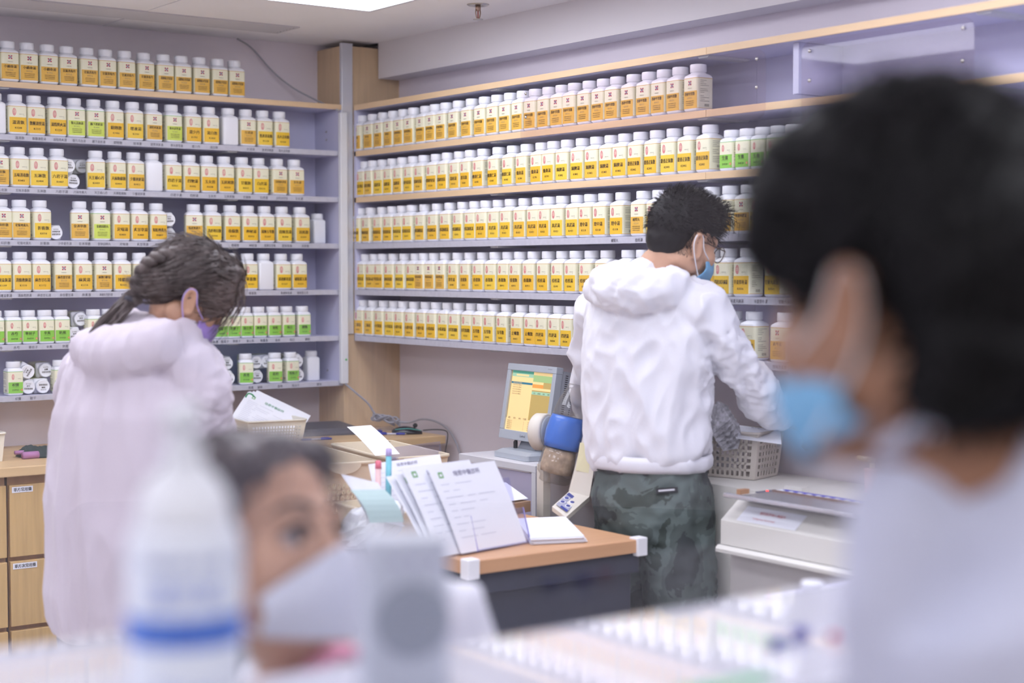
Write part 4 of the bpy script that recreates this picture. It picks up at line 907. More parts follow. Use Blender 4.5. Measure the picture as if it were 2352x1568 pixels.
def head_bm(c, ax, neck, s=1.0, nr=.055, ears=True, nose=True):
    Rv, Fv, Uv = ax; bm = bmesh.new(); P = lambda r, f, u: c+(Rv*r+Fv*f+Uv*u)*s
    e = lambda p, r: ell(bm, P(*p), tuple(v*s for v in r), (Rv, Fv, Uv))
    e((0,-.012,.03), (.076,.095,.085)); e((0,.03,-.03), (.064,.066,.082)); e((0,.046,-.088), (.044,.044,.032)); e((0,.066,.012), (.052,.026,.026))
    for q in (-1, 1): e((q*.04,.056,-.035), (.024,.028,.03)); e((q*.052,.0,-.06), (.018,.045,.03))
    if nose:
        e((0,.098,-.036), (.015,.016,.013)); tube(bm, [P(0,.086,.006),P(0,.094,-.016),P(0,.102,-.036)], [.008*s,.010*s,.012*s], 10)
    e((0,.092,-.072), (.022,.010,.007)); e((0,.090,-.082), (.019,.010,.007))
    if ears:
        for q in (-1, 1):
            pts = [P(q*.074,.012,-.045),P(q*.079,.006,-.032),P(q*.085,-.004,-.008),P(q*.090,-.016,.008),P(q*.092,-.027,.004),P(q*.090,-.028,-.016),P(q*.084,-.018,-.038),P(q*.078,-.006,-.052)]
            tube(bm, spline(pts, 3), .0058*s, 8); ell(bm, P(q*.079,-.010,-.016), (.0055*s,.020*s,.028*s), (Rv, (Fv+Uv*-.15).normalized(), Uv)); ell(bm, P(q*.080,.001,-.046), (.006*s,.009*s,.010*s), (Rv, Fv, Uv))
    tube(bm, [P(0,-.015,.0), P(0,-.022,-.06)] + [Vector(q) for q in neck], [nr*s*.98]*2+[nr*s]*(len(neck)-1)+[nr*s*1.15], 20)
    return bm
def strands(name, roots, m, parent, w=.0014, seg=3, seed=1):
    """roots: list of point lists; each becomes a tapered three-sided lock"""
    bm = bmesh.new()
    for pts in roots:
        n = len(pts); tube(bm, pts, [w*(1-.85*k/(n-1)) for k in range(n)], 3)
    return obj(name, bm, m, parent, True)
def surf_points(o, n, seed=1, keep=None):
    me = o.data; rnd = random.Random(seed); out = []; N = len(me.vertices); k = 0
    while len(out) < n and k < n*30:
        k += 1; v = me.vertices[rnd.randrange(N)]
        if keep is None or keep(v.co, v.normal): out.append((v.co.copy(), v.normal.copy()))
    return out
def patch(name, c, ax, grid, m, parent, thick=.0015, off=0):
    """sheet through a grid of head-frame points"""
    Rv, Fv, Uv = ax; bm = bmesh.new(); V = [[bm.verts.new(c+Rv*r+Fv*f+Uv*u) for r, f, u in row] for row in grid]
    for i in range(len(V)-1):
        for j in range(len(V[0])-1): bm.faces.new((V[i][j],V[i][j+1],V[i+1][j+1],V[i+1][j]))
    bmesh.ops.recalc_face_normals(bm, faces=bm.faces)
    o = obj(name, bm, m, parent, True); md = o.modifiers.new('sub', 'SUBSURF'); md.levels = 2; md.render_levels = 2
    sd = o.modifiers.new('sol', 'SOLIDIFY'); sd.thickness = thick; sd.offset = 0
    return o
def mask_grid(s=1.0, top=-.028, bot=-.112, out=.112, wid=.073, wrap=.072, drop=.016):
    rows = []
    for i in range(7):
        f = i/6; u = top+(bot-top)*f; o = out-.012*abs(f-.38)*2.2-.02*max(0, f-.7); row = []
        for j in range(9):
            a = -1+2*j/8; row.append((wid*a*(1-.16*max(0, f-.6)), (o-wrap*abs(a)**2.1)*s, u+(-drop*(1-f)+.020*f)*abs(a)**1.4))
        rows.append(row)
    return rows
def loop_(name, c, ax, pts, m, parent, r=.0016):
    Rv, Fv, Uv = ax; bm = bmesh.new(); tube(bm, spline([c+Rv*a+Fv*b+Uv*d for a, b, d in pts], 5), r, 6); return obj(name, bm, m, parent, True)
def spectacles(c, ax, parent, sides=(-1,1), m=None):
    Rv, Fv, Uv = ax; m = m or mat('spectacle frame', (70,50,44), .35); P = lambda r, f, u: c+Rv*r+Fv*f+Uv*u
    g = bpy.data.objects.new('glasses', None); COL.objects.link(g); g.parent = parent
    bm = bmesh.new()
    for q in (-1, 1):
        cc = P(q*.034,.103,-.012); n = 22; tube(bm, [cc+Rv*(.027*cos(2*pi*k/n))+Uv*(.021*sin(2*pi*k/n))-Fv*(.008*abs(cos(2*pi*k/n))*(1 if q*cos(2*pi*k/n) > 0 else 0)) for k in range(n)], .0013, 6, 0, True)
        tube(bm, [P(q*.061,.095,-.006),P(q*.074,.085,-.004),P(q*.083,.02,-.004),P(q*.084,-.01,-.008),P(q*.083,-.03,-.03)], .0016, 6)
    tube(bm, [P(-.008,.106,-.008),P(0,.109,-.005),P(.008,.106,-.008)], .0013, 6)
    bmesh.ops.translate(bm, verts=bm.verts, vec=(0,0,0)); o = obj('glasses_frame', bm, m, parent, True)
    for q in (-1, 1):
        cc = P(q*.034,.103,-.012); bm = bmesh.new(); n = 18; bm.faces.new([bm.verts.new(cc+Rv*(.026*cos(2*pi*k/n))+Uv*(.020*sin(2*pi*k/n))) for k in range(n)]); obj('lens', bm, clear('spectacle lens', (240,240,236), .12, .02), o)
    bpy.data.objects.remove(g)
    return o

# ---- the man at the packing machine -----------------------------------------
def build_man():
    t = thing('person', 'man in white hooded jacket, camouflage trousers, blue mask and glasses at the packing machine', 'person', (2.809,3.211,0)); O = Vector((2.73,3.12,0))
    def L(px, py, d): return D(px, py, d)-O
    hz = Vector((FWD.x, FWD.y, 0)).normalized(); S = (RGT-hz).normalized(); Fm = (RGT+hz).normalized()
    # head, neck and hand: one skin mesh
    ax = frame(RGT*.80+hz*.50-UPV*.30, UPV+RGT*.22); c = L(1574,545,4.10)
    bm = head_bm(c, ax, [L(1520,610,4.11), L(1490,660,4.14)], 1.0, .058)
    # right forearm end and hand over the basket rim
    wr = L(1806,972,4.18); hd = (RGT*.75+hz*.35-UPV*.35).normalized(); sd = (RGT*.25-hz*.9).normalized(); dn = hd.cross(sd).normalized()
    if dn.z > 0: dn = -dn
    tube(bm, [L(1770,945,4.17), wr, wr+hd*.03], [(.030,.026),(.026,.021),(.030,.018)], 14, side=sd)
    ell(bm, wr+hd*.048, (.030,.040,.015), (sd, hd, -dn))
    for k, (o_, ln) in enumerate(((-.021,.060),(-.007,.070),(.007,.066),(.020,.052))):
        b0 = wr+hd*.078+sd*o_; p1 = b0+hd*ln*.35+dn*.010; p2 = p1+hd*ln*.16+dn*ln*.34; p3 = p2-hd*ln*.10+dn*ln*.28
        tube(bm, [b0-hd*.02, b0, p1, p2, p3], [.0085,.0085,.008,.0072,.0055], 10)
    tb = wr+hd*.025+sd*.026
    tube(bm, [tb-sd*.012, tb+sd*.012+hd*.016+dn*.008, tb+sd*.016+hd*.036+dn*.022, tb+sd*.010+hd*.050+dn*.034], [.011,.010,.0088,.0065], 10)
    body = blob('body', bm, .0042, SKIN, t, 3)
    # hair: cap plus locks
    Rv, Fv, Uv = ax; P = lambda r, f, u: c+Rv*r+Fv*f+Uv*u
    bm = bmesh.new(); ell(bm, P(0,-.012,.052), (.081,.097,.080), ax, 24, 16); ell(bm, P(0,-.045,.025), (.078,.068,.075), ax, 20, 12); ell(bm, P(0,.045,.088), (.062,.058,.038), ax); ell(bm, P(0,-.055,-.02), (.066,.050,.05), ax)
    hair = blob('hair', bm, .006, HAIRB, t, 4, folds(.002, 40, seed=3))
    rnd = random.Random(12); roots = []
    for p, n in surf_points(hair, 3000, 5, lambda p, n: (p-c).dot(Uv) > .0):
        up = (p-c).dot(Uv); fr = (p-c).dot(Fv); fl = (n*.8+Fv*(.45+rnd.uniform(-.4,.6))+Uv*(.25 if up > .09 else -.25)+Rv*rnd.uniform(-.5,.5)).normalized(); ln = rnd.uniform(.010,.026)*(1.4 if fr > .05 else 1)
        roots.append([p-n*.003, p+fl*ln*.5, p+fl*ln*.8+(Fv*.5+n*.1-Uv*.2)*ln*.35])
    for k in range(70):                                # fringe hanging over the forehead
        a = P(rnd.uniform(-.055,.06), .078+rnd.uniform(-.012,.012), .085+rnd.uniform(-.012,.014)); q = a+Fv*rnd.uniform(.012,.03)+Rv*rnd.uniform(-.01,.01); roots.append([a, q-Uv*.006, q-Uv*rnd.uniform(.02,.048)+Fv*rnd.uniform(-.004,.012)])
    strands('hair_locks', roots, HAIRB, hair, .0010)
    roots = []
    for p, n in surf_points(body, 3200, 8, lambda p, n: -.05 < (p-c).dot(Uv) < .03 and (p-c).dot(Fv) < -.020+.25*max(0, (p-c).dot(Uv)+.03) and (p-c).length < .13 and not (abs((p-c).dot(Rv)) > .078)):
        fl = (n*.5-Uv+Rv*rnd.uniform(-.3,.3)).normalized(); ln = rnd.uniform(.005,.009); roots.append([p-n*.001, p+fl*ln*.5+n*.001, p+fl*ln])
    strands('short_hair', roots, HAIRB, hair, .0008)
    # mask and glasses
    mk = patch('face_mask', c, ax, mask_grid(1, -.03, -.118, .117), mat('light blue mask', (120,176,216), .7), t)
    for q in (-1, 1): loop_('ear_loop', c, ax, [(q*.070,.045,-.040),(q*.083,.012,-.022),(q*.091,-.010,.008),(q*.094,-.030,.004),(q*.092,-.030,-.022),(q*.082,-.006,-.055),(q*.066,.035,-.095)], mat('mask loop white', (232,234,240), .6), mk)
    spectacles(c, ax, t)
    # jacket
    bm = bmesh.new(); T = [(1500,640,4.14,.085,.075),(1497,668,4.14,.155,.095),(1494,705,4.14,.198,.115),(1490,770,4.14,.202,.132),(1484,850,4.14,.196,.136),(1482,940,4.14,.190,.136),(1486,1015,4.14,.188,.138),(1490,1058,4.14,.182,.138),(1492,1080,4.14,.165,.126)]
    tube(bm, [L(a, b, d) for a, b, d, _, _ in T], [(p, q) for _, _, _, p, q in T], 30, side=S)
    tube(bm, [L(1560,690,4.05), L(1618,715,4.02), L(1655,765,4.03), L(1695,840,4.06), L(1722,880,4.08), L(1768,935,4.14), L(1800,966,4.17), L(1806,971,4.18)], [.075,.070,.060,.058,.059,.054,.040,.034], 18)
    tube(bm, [L(1420,690,4.28), L(1368,720,4.36), L(1350,790,4.42), L(1345,870,4.46), L(1352,940,4.56), L(1362,975,4.64)], [.070,.062,.056,.054,.050,.040], 18)
    # hood lying on the shoulders
    tube(bm, spline([L(1368,668,4.18), L(1420,672,4.04), L(1495,668,3.99), L(1555,662,4.02), L(1590,668,4.08)], 4), [.040]*3+[.052]*3+[.055]*7+[.045]*2+[.035]*2, 14)
    ell(bm, L(1440,640,4.10), (.085,.06,.045), (RGT, hz, UPV)); ell(bm, L(1385,648,4.12), (.045,.05,.042), (RGT, hz, UPV)); ell(bm, L(1500,628,4.10), (.06,.06,.035), ((RGT-UPV*.3).normalized(), hz, UPV))
    fa, fb = folds(.014, 9, (1,1,.6), 1, .7), folds(.014, 15, (1,1,1.5), 5, .7); hood = L(1450,650,4.06)
    def jf(p, n):
        k = max(0, 1-(p-hood).length/.16); arm = 1 if (p-L(1720,860,4.08)).length < .16 else 0
        return fa(p, n)*(1-k)*(1.15 if arm else 1)+fb(p, n)*(k+.5*arm)
    jk = blob('jacket', bm, .0068, JACK, t, 4, jf)
    bm = bmesh.new(); n = 40; rings = []
    for z, g in ((1050,.002),(1062,.006),(1076,.004),(1084,-.004)):
        cc = L(1491,z,4.14); rings.append([cc+S*((.172+g+.005*sin(9*a+2*sin(3*a)))*cos(a))+Fm*((.130+g+.005*sin(9*a+2*sin(3*a)))*sin(a)) for a in [2*pi*k/n for k in range(n)]])
    loft(bm, rings, False); hm = obj('elastic_hem', bm, JACK, jk, True); hm.modifiers.new('sol', 'SOLIDIFY').thickness = .004
    bm = bmesh.new(); tube(bm, [L(1800,958,4.175), L(1809,971,4.18), L(1815,977,4.185)], [.036,.037,.033], 16); obj('cuff', bm, JACK, jk, True)
    # seams down the sleeve
    # trousers
    bm = bmesh.new(); T = [(1494,1050,4.14,.150,.118),(1495,1085,4.14,.158,.124),(1497,1140,4.14,.172,.140),(1499,1200,4.14,.176,.142),(1500,1250,4.14,.172,.136)]
    tube(bm, [L(a, b, d) for a, b, d, _, _ in T], [(p, q) for _, _, _, p, q in T], 28, side=S)
    for q in (1, -1):
        hp = L(1500,1235,4.14)+S*(.078*q); pts = [hp, hp+Vector((0,0,-.12))+S*(.012*q), hp+Vector((0,0,-.32))+S*(.018*q)+Fm*.02, hp+Vector((0,0,-.55))+S*(.02*q)]; pts.append(Vector((pts[-1].x, pts[-1].y, .09)))
        tube(bm, pts, [.102,.098,.085,.078,.062], 20)
    CAM_ = camo(); blob('trousers', bm, .009, CAM_, t, 4, folds(.009, 11, (1,1,1.1), 9, .6))
    wb = L(1494,1066,4.14); bm = bmesh.new(); n = 36; loft(bm, [[wb+Vector((0,0,z))+S*((.160+.003*(k % 2))*cos(2*pi*k/n))+Fm*((.126+.003*(k % 2))*sin(2*pi*k/n)) for k in range(n)] for z in (.014,-.03)], False); obj('waistband', bm, mat('dark waistband', (58,62,66), .8), t, True)
    pk = L(1533,1141,4.14)-S*0; p0 = L(1533,1141,3.985); bm = bmesh.new(); box(bm, (-.028,-.002,-.007),(.028,.002,.007)); o = obj('pocket_tag', bm, mat('tag black', (40,42,48), .6), t); o.location = p0; o.rotation_euler = (0,-.08,-YAW)
    bm = bmesh.new(); box(bm, (-.022,-.0026,-.0015),(.020,-.0021,.003)); s = obj('tag_lettering', bm, mat('tag white', (214,214,220), .6), o)
    for q in (1, -1):
        ft = L(1500,1235,4.14)+S*(.105*q); bm = bmesh.new(); ft.z = .045; ell(bm, ft+Fm*.05, (.048,.13,.045), (S, Fm, Vector((0,0,1))), 16, 10); obj('shoe', bm, mat('dark shoe', (50,50,54), .6), t, True)
def camo():
    m = mat('camouflage cloth', (74,84,84), .8); nt = m.node_tree; b = nt.nodes['Principled BSDF']
    tc = nt.nodes.new('ShaderNodeTexCoord'); n1 = nt.nodes.new('ShaderNodeTexNoise'); n1.inputs['Scale'].default_value = 6.5; n1.inputs['Detail'].default_value = 5; n1.inputs['Roughness'].default_value = .55; n1.inputs['Distortion'].default_value = .6
    r = nt.nodes.new('ShaderNodeValToRGB'); r.color_ramp.interpolation = 'CONSTANT'; e = r.color_ramp.elements
    e[0].color = (*lin((56,62,64)), 1); e[1].position = .44; e[1].color = (*lin((78,88,86)), 1); q = e.new(.52); q.color = (*lin((94,106,104)), 1); q = e.new(.6); q.color = (*lin((62,72,68)), 1)
    nt.links.new(tc.outputs['Object'], n1.inputs['Vector']); nt.links.new(n1.outputs['Fac'], r.inputs[0]); nt.links.new(r.outputs[0], b.inputs['Base Color']); return m
build_man()

# ---- the woman at the left shelves --------------------------------------------
def build_woman():
    t = thing('person', 'woman with braided ponytail in long white hooded jacket and purple mask by the left shelves', 'person', (1.54,3.69,0)); O = Vector((1.54,3.69,0))
    def L(px, py, d): return D(px, py, d)-O
    hz = Vector((FWD.x, FWD.y, 0)).normalized(); S = (RGT*.8-hz*.6).normalized(); Fm = (RGT*.6+hz*.8).normalized()
    ax = frame(RGT*.74+hz*.44-UPV*.52, UPV*.9+RGT*.42); c = L(436,668,3.86); Rv, Fv, Uv = ax; P = lambda r, f, u: c+Rv*r+Fv*f+Uv*u
    bm = head_bm(c, ax, [L(385,745,3.88), L(350,795,3.90)], .99, .050)
    # hidden right hand, resting forward
    w0 = L(540,1040,4.10); ell(bm, w0, (.028,.036,.016), (RGT, hz, UPV)); tube(bm, [L(505,1005,4.0), w0], [.026,.022], 12)
    for k in range(4): tube(bm, [w0+RGT*(.012*k-.018)+hz*.02, w0+RGT*(.012*k-.018)+hz*.06-UPV*.01, w0+RGT*(.012*k-.018)+hz*.085-UPV*.03], [.0085,.008,.006], 8)
    tube(bm, [w0-RGT*.02, w0-RGT*.04+hz*.03, w0-RGT*.045+hz*.05-UPV*.012], [.010,.009,.0065], 8)
    blob('body', bm, .0042, SKIN, t, 3)
    bm = bmesh.new(); ell(bm, P(0,-.014,.040), (.083,.103,.087), ax, 24, 16); ell(bm, P(0,.050,.075), (.064,.056,.046), ax); ell(bm, P(0,-.062,.0), (.072,.056,.065), ax); ell(bm, P(.066,.052,.02), (.016,.036,.055), ax); ell(bm, P(-.066,.052,.02), (.016,.036,.055), ax); ell(bm, P(0,-.085,-.03), (.045,.04,.04), ax)
    hair = blob('hair', bm, .006, HAIRD, t, 4, folds(.0045, 26, seed=6))
    rnd = random.Random(31); roots = []; tail = P(0,-.115,-.045)
    for p, n in surf_points(hair, 1500, 15):
        fl = (tail-p); fl = (fl-n*fl.dot(n)).normalized(); ln = rnd.uniform(.03,.07)
        a = p+n*.0015; roots.append([a, a+fl*ln*.35+n*.002, a+fl*ln*.7+n*.001+Rv*rnd.uniform(-.002,.002), a+fl*ln-n*.002])
    for k in range(60):                                # fringe and temple locks
        q = rnd.choice((-1, 1)); a = P(q*rnd.uniform(.02,.07), .085+rnd.uniform(-.02,.012), .07+rnd.uniform(-.02,.02)); e = a+Fv*rnd.uniform(.012,.03)+Rv*q*.006; roots.append([a, e-Uv*.03, e-Uv*rnd.uniform(.06,.11)+Fv*.004, e-Uv*rnd.uniform(.11,.15)-Fv*.006])
    strands('hair_locks', roots, HAIRD, hair, .0016)
    # braid running down the back of the head into the ponytail
    path = spline([P(.028,-.06,.085), P(.03,-.105,.045), P(.012,-.125,.0), L(312,668,3.83), L(290,712,3.81), L(255,745,3.80), L(218,775,3.80)], 8); n = len(path); bm = bmesh.new()
    nb = int(n*.62)
    for s in range(3):
        pts = []; rr = []
        for i in range(nb):
            tt = (path[min(i+1,n-1)]-path[max(i-1,0)]).normalized(); u = tt.cross(Vector((0,0,1))).normalized() if abs(tt.z) < .95 else RGT; v = tt.cross(u); a = i*.62+s*2*pi/3; pts.append(path[i]+u*(.0125*sin(a))+v*(.007*sin(2*a))); rr.append(.0125+.002*sin(a*2))
        tube(bm, pts, rr, 10)
    br = obj('braid', bm, HAIRD, hair, True); roots = []
    for k in range(150):
        a = path[nb-4]+Vector((rnd.uniform(-.014,.014), rnd.uniform(-.014,.014), rnd.uniform(-.014,.014))); sp_ = Vector((rnd.uniform(-.02,.02), rnd.uniform(-.02,.02), rnd.uniform(-.022,.014))); e = path[-1]
        roots.append([a, a.lerp(e, .35)+sp_*.7, a.lerp(e, .7)+sp_*1.1, a.lerp(e, rnd.uniform(.85,1.12))+sp_*1.1-Vector((0,0,.01))])
    strands('ponytail', roots, HAIRD, hair, .0045)
    bm = bmesh.new(); cc = path[nb-2]; tt = (path[nb]-path[nb-4]).normalized(); lathe(bm, [(.016,-.008),(.019,-.004),(.019,.004),(.016,.008)], 16, cc, tt); obj('hair_tie', bm, mat('dark hair tie', (52,52,66), .7), hair, True)
    mk = patch('face_mask', c, ax, mask_grid(1, -.03, -.118, .117), mat('purple mask', (168,142,214), .7), t)
    for q in (-1, 1): loop_('ear_loop', c, ax, [(q*.070,.045,-.040),(q*.083,.012,-.020),(q*.091,-.010,.008),(q*.094,-.030,.004),(q*.092,-.030,-.022),(q*.082,-.006,-.055),(q*.066,.035,-.095)], mat('mask loop lilac', (190,170,232), .6), mk)
    spectacles(c, ax, t, m=mat('dark spectacle frame', (44,40,44), .3))
    bm = bmesh.new(); T = [(362,742,3.90,.075,.07),(340,775,3.90,.125,.09),(322,815,3.90,.172,.115),(306,880,3.89,.205,.140),(300,960,3.88,.218,.155),(297,1080,3.88,.224,.165),(292,1200,3.88,.224,.168),(284,1300,3.88,.215,.165),(272,1385,3.88,.196,.155),(262,1440,3.88,.17,.14),(260,1462,3.88,.15,.13)]
    tube(bm, [L(a, b, d) for a, b, d, _, _ in T], [(p, q) for _, _, _, p, q in T], 32, side=S)
    tube(bm, [L(400,815,3.84), L(445,850,3.80), L(468,900,3.80), L(474,960,3.84), L(490,995,3.92), L(508,1012,4.0)], [.080,.075,.066,.060,.052,.036], 18)
    tube(bm, [L(215,840,4.0), L(180,900,4.1), L(200,980,4.2), L(290,1020,4.3)], [.07,.062,.055,.045], 16)
    tube(bm, spline([L(205,800,3.86), L(260,815,3.78), L(330,800,3.75), L(400,780,3.78), L(440,772,3.84)], 4), [.05]*3+[.066]*4+[.064]*5+[.045]*5, 14)
    ell(bm, L(240,790,3.84), (.075,.06,.055), ((RGT+UPV*.3).normalized(), hz, UPV)); ell(bm, L(330,765,3.86), (.09,.07,.045), ((RGT+UPV*.15).normalized(), hz, UPV))
    fa, fb = folds(.016, 8, (1.3,1.3,.22), 4, .6), folds(.012, 16, (1,1,2.2), 8, .6); slv = L(482,920,3.82)
    def jf(p, n):
        k = max(0, 1-(p-slv).length/.13); low = min(1, max(0, (p.z-.85)/.5)); return fa(p, n)*(1-k*.6)*(1.1-.35*low)+fb(p, n)*k
    jk = blob('jacket', bm, .0075, JACK2, t, 4, jf)
    bm = bmesh.new()
    for q in (1, -1):
        hp = L(270,1400,3.88)+S*(.085*q); tube(bm, [hp+Vector((0,0,.1)), hp, hp+Vector((0,0,-.3)), Vector((hp.x, hp.y, .08))], [.11,.10,.075,.055], 18)
    ell(bm, L(270,1330,3.88), (.16,.13,.12), (S, Fm, Vector((0,0,1)))); blob('trousers', bm, .011, mat('grey trousers', (120,116,124), .85), t, 3)
    for q in (1, -1):
        ft = L(270,1400,3.88)+S*(.085*q); ft.z = .04; bm = bmesh.new(); ell(bm, ft+Fm*.045, (.042,.115,.04), (S, Fm, Vector((0,0,1))), 16, 10); obj('shoe', bm, MATS['dark shoe'], t, True)
build_woman()

# ---- the woman behind the counter ------------------------------------------------
def build_clerk():
    t = thing('person', 'woman with white mask and pink collar leaning behind the counter between bottle and speaker', 'person', (.78,1.50,0)); O = Vector((.78,1.50,0))
    def L(px, py, d): return D(px, py, d)-O
    hz = Vector((FWD.x, FWD.y, 0)).normalized()
    ax = tuple(v*.9 for v in frame(-FWD*.58+RGT*.76+UPV*.22, UPV*.86-RGT*.44+FWD*.35)); c = L(606,1236,1.58); Rv, Fv, Uv = ax; P = lambda r, f, u: c+Rv*r+Fv*f+Uv*u
    bm = head_bm(c, ax, [L(690,1470,1.64), L(720,1580,1.68)], 1.0, .050)
    blob('body', bm, .0042, SKIN, t, 3)
    # eyes and brows
    for q in (-1, 1):
        bm = bmesh.new(); ell(bm, P(q*.032,.0765,-.010), (.0145,.0115,.0095), ax, 14, 10); e = obj('eye', bm, mat('eye white', (186,172,168), .35), t, True)
        bm = bmesh.new(); ell(bm, P(q*.031,.0845,-.010), (.0078,.0048,.0074), ax, 12, 8); obj('iris', bm, mat('dark iris', (40,30,30), .2), e, True)
        bm = bmesh.new(); tube(bm, spline([P(q*.016,.091,-.007), P(q*.026,.0945,.0015), P(q*.038,.092,.002), P(q*.052,.081,-.004)], 4), [.0018]*3+[.0034]*7+[.0022]*3, 6); obj('eyelid', bm, mat('lash dark', (52,38,36), .6), e, True)
        bm = bmesh.new(); tube(bm, spline([P(q*.013,.094,.018), P(q*.028,.094,.026), P(q*.045,.084,.026), P(q*.060,.068,.016)], 4), [.0035]*5+[.003]*5+[.0015]*3, 6); obj('eyebrow', bm, mat('brow dark', (70,54,52), .7), e, True)
    bm = bmesh.new(); ell(bm, P(0,-.020,.046), (.083,.092,.080), ax, 24, 16); ell(bm, P(.046,.012,.078), (.046,.05,.034), ax); ell(bm, P(-.046,.012,.078), (.046,.05,.034), ax); ell(bm, P(0,.022,.086), (.046,.048,.030), ax); ell(bm, P(0,-.06,-.03), (.078,.055,.09), ax)
    for q in (-1, 1): ell(bm, P(q*.074,-.012,.01), (.016,.042,.07), ax)
    tube(bm, [P(.06,-.05,-.03), P(.075,-.07,-.08), P(.07,-.09,-.13)], [.035,.03,.018], 12)
    hair = blob('hair', bm, .006, HAIRD, t, 4, folds(.004, 26, seed=16)); rnd = random.Random(44); roots = []
    for p, n in surf_points(hair, 900, 25):
        fl = (-Uv-Fv*.4+Rv*(.5 if (p-c).dot(Rv) > 0 else -.5)); fl = (fl-n*fl.dot(n)).normalized(); ln = rnd.uniform(.03,.07); roots.append([p, p+fl*ln*.5+n*.002, p+fl*ln])
    strands('hair_locks', roots, HAIRD, hair, .0016)
    mk = patch('face_mask', c, ax, mask_grid(1, -.022, -.125, .130, .068, .072, .042), mat('white mask', (214,216,226), .75), t)
    for q in (-1, 1): loop_('ear_loop', c, ax, [(q*.074,.04,-.045),(q*.085,.005,-.03),(q*.092,-.02,-.005)], MATS['mask loop white'], mk, .002)
    for q in (-1, 1): loop_('ear_loop', c, ax, [(q*.070,.04,-.10),(q*.083,.0,-.065),(q*.090,-.022,-.03)], MATS['mask loop white'], mk, .002)
    # white coat, pink collar
    S = (RGT*.75-hz*.65).normalized(); bm = bmesh.new()
    tube(bm, [L(775,1500,1.74), L(800,1545,1.76), L(820,1610,1.78), L(830,1720,1.80), L(830,1900,1.82)], [(.075,.06),(.13,.08),(.17,.10),(.185,.115),(.18,.12)], 26, side=S)
    tube(bm, [L(880,1500,1.80), L(985,1390,1.84), L(1030,1400,1.84), L(1052,1480,1.84), L(1045,1640,1.82)], [.05,.045,.048,.05,.05], 16)
    tube(bm, [L(690,1600,1.70), L(600,1680,1.66), L(560,1800,1.64)], [.06,.055,.05], 16)
    ell(bm, L(950,1470,1.84), (.06,.06,.08), (RGT, hz, UPV))
    jk = blob('coat', bm, .007, JACK, t, 4, folds(.006, 12, seed=21))
    bm = bmesh.new(); tube(bm, spline([L(640,1590,1.60), L(700,1548,1.585), L(752,1500,1.60), L(800,1500,1.64), L(830,1540,1.70)], 4), [(.008,.022)]*17, 12, side=UPV); obj('collar', bm, mat('pink collar', (232,158,184), .8), t, True)
    bm = bmesh.new()                                   # seated: skirt and stool hidden below the counter
    tube(bm, [L(830,1880,1.82), L(830,1960,1.82)], [(.18,.12),(.19,.15)], 22, side=S); z = bm.verts
    for q in (1, -1):
        a = L(830,1960,1.84)+S*.09*q; f = Vector((a.x+.05, a.y+.02, .05)); tube(bm, [a, a.lerp(f, .5), f], [.10,.08,.05], 16)
    blob('trousers', bm, .012, MATS['grey trousers'], t, 3)
build_clerk()

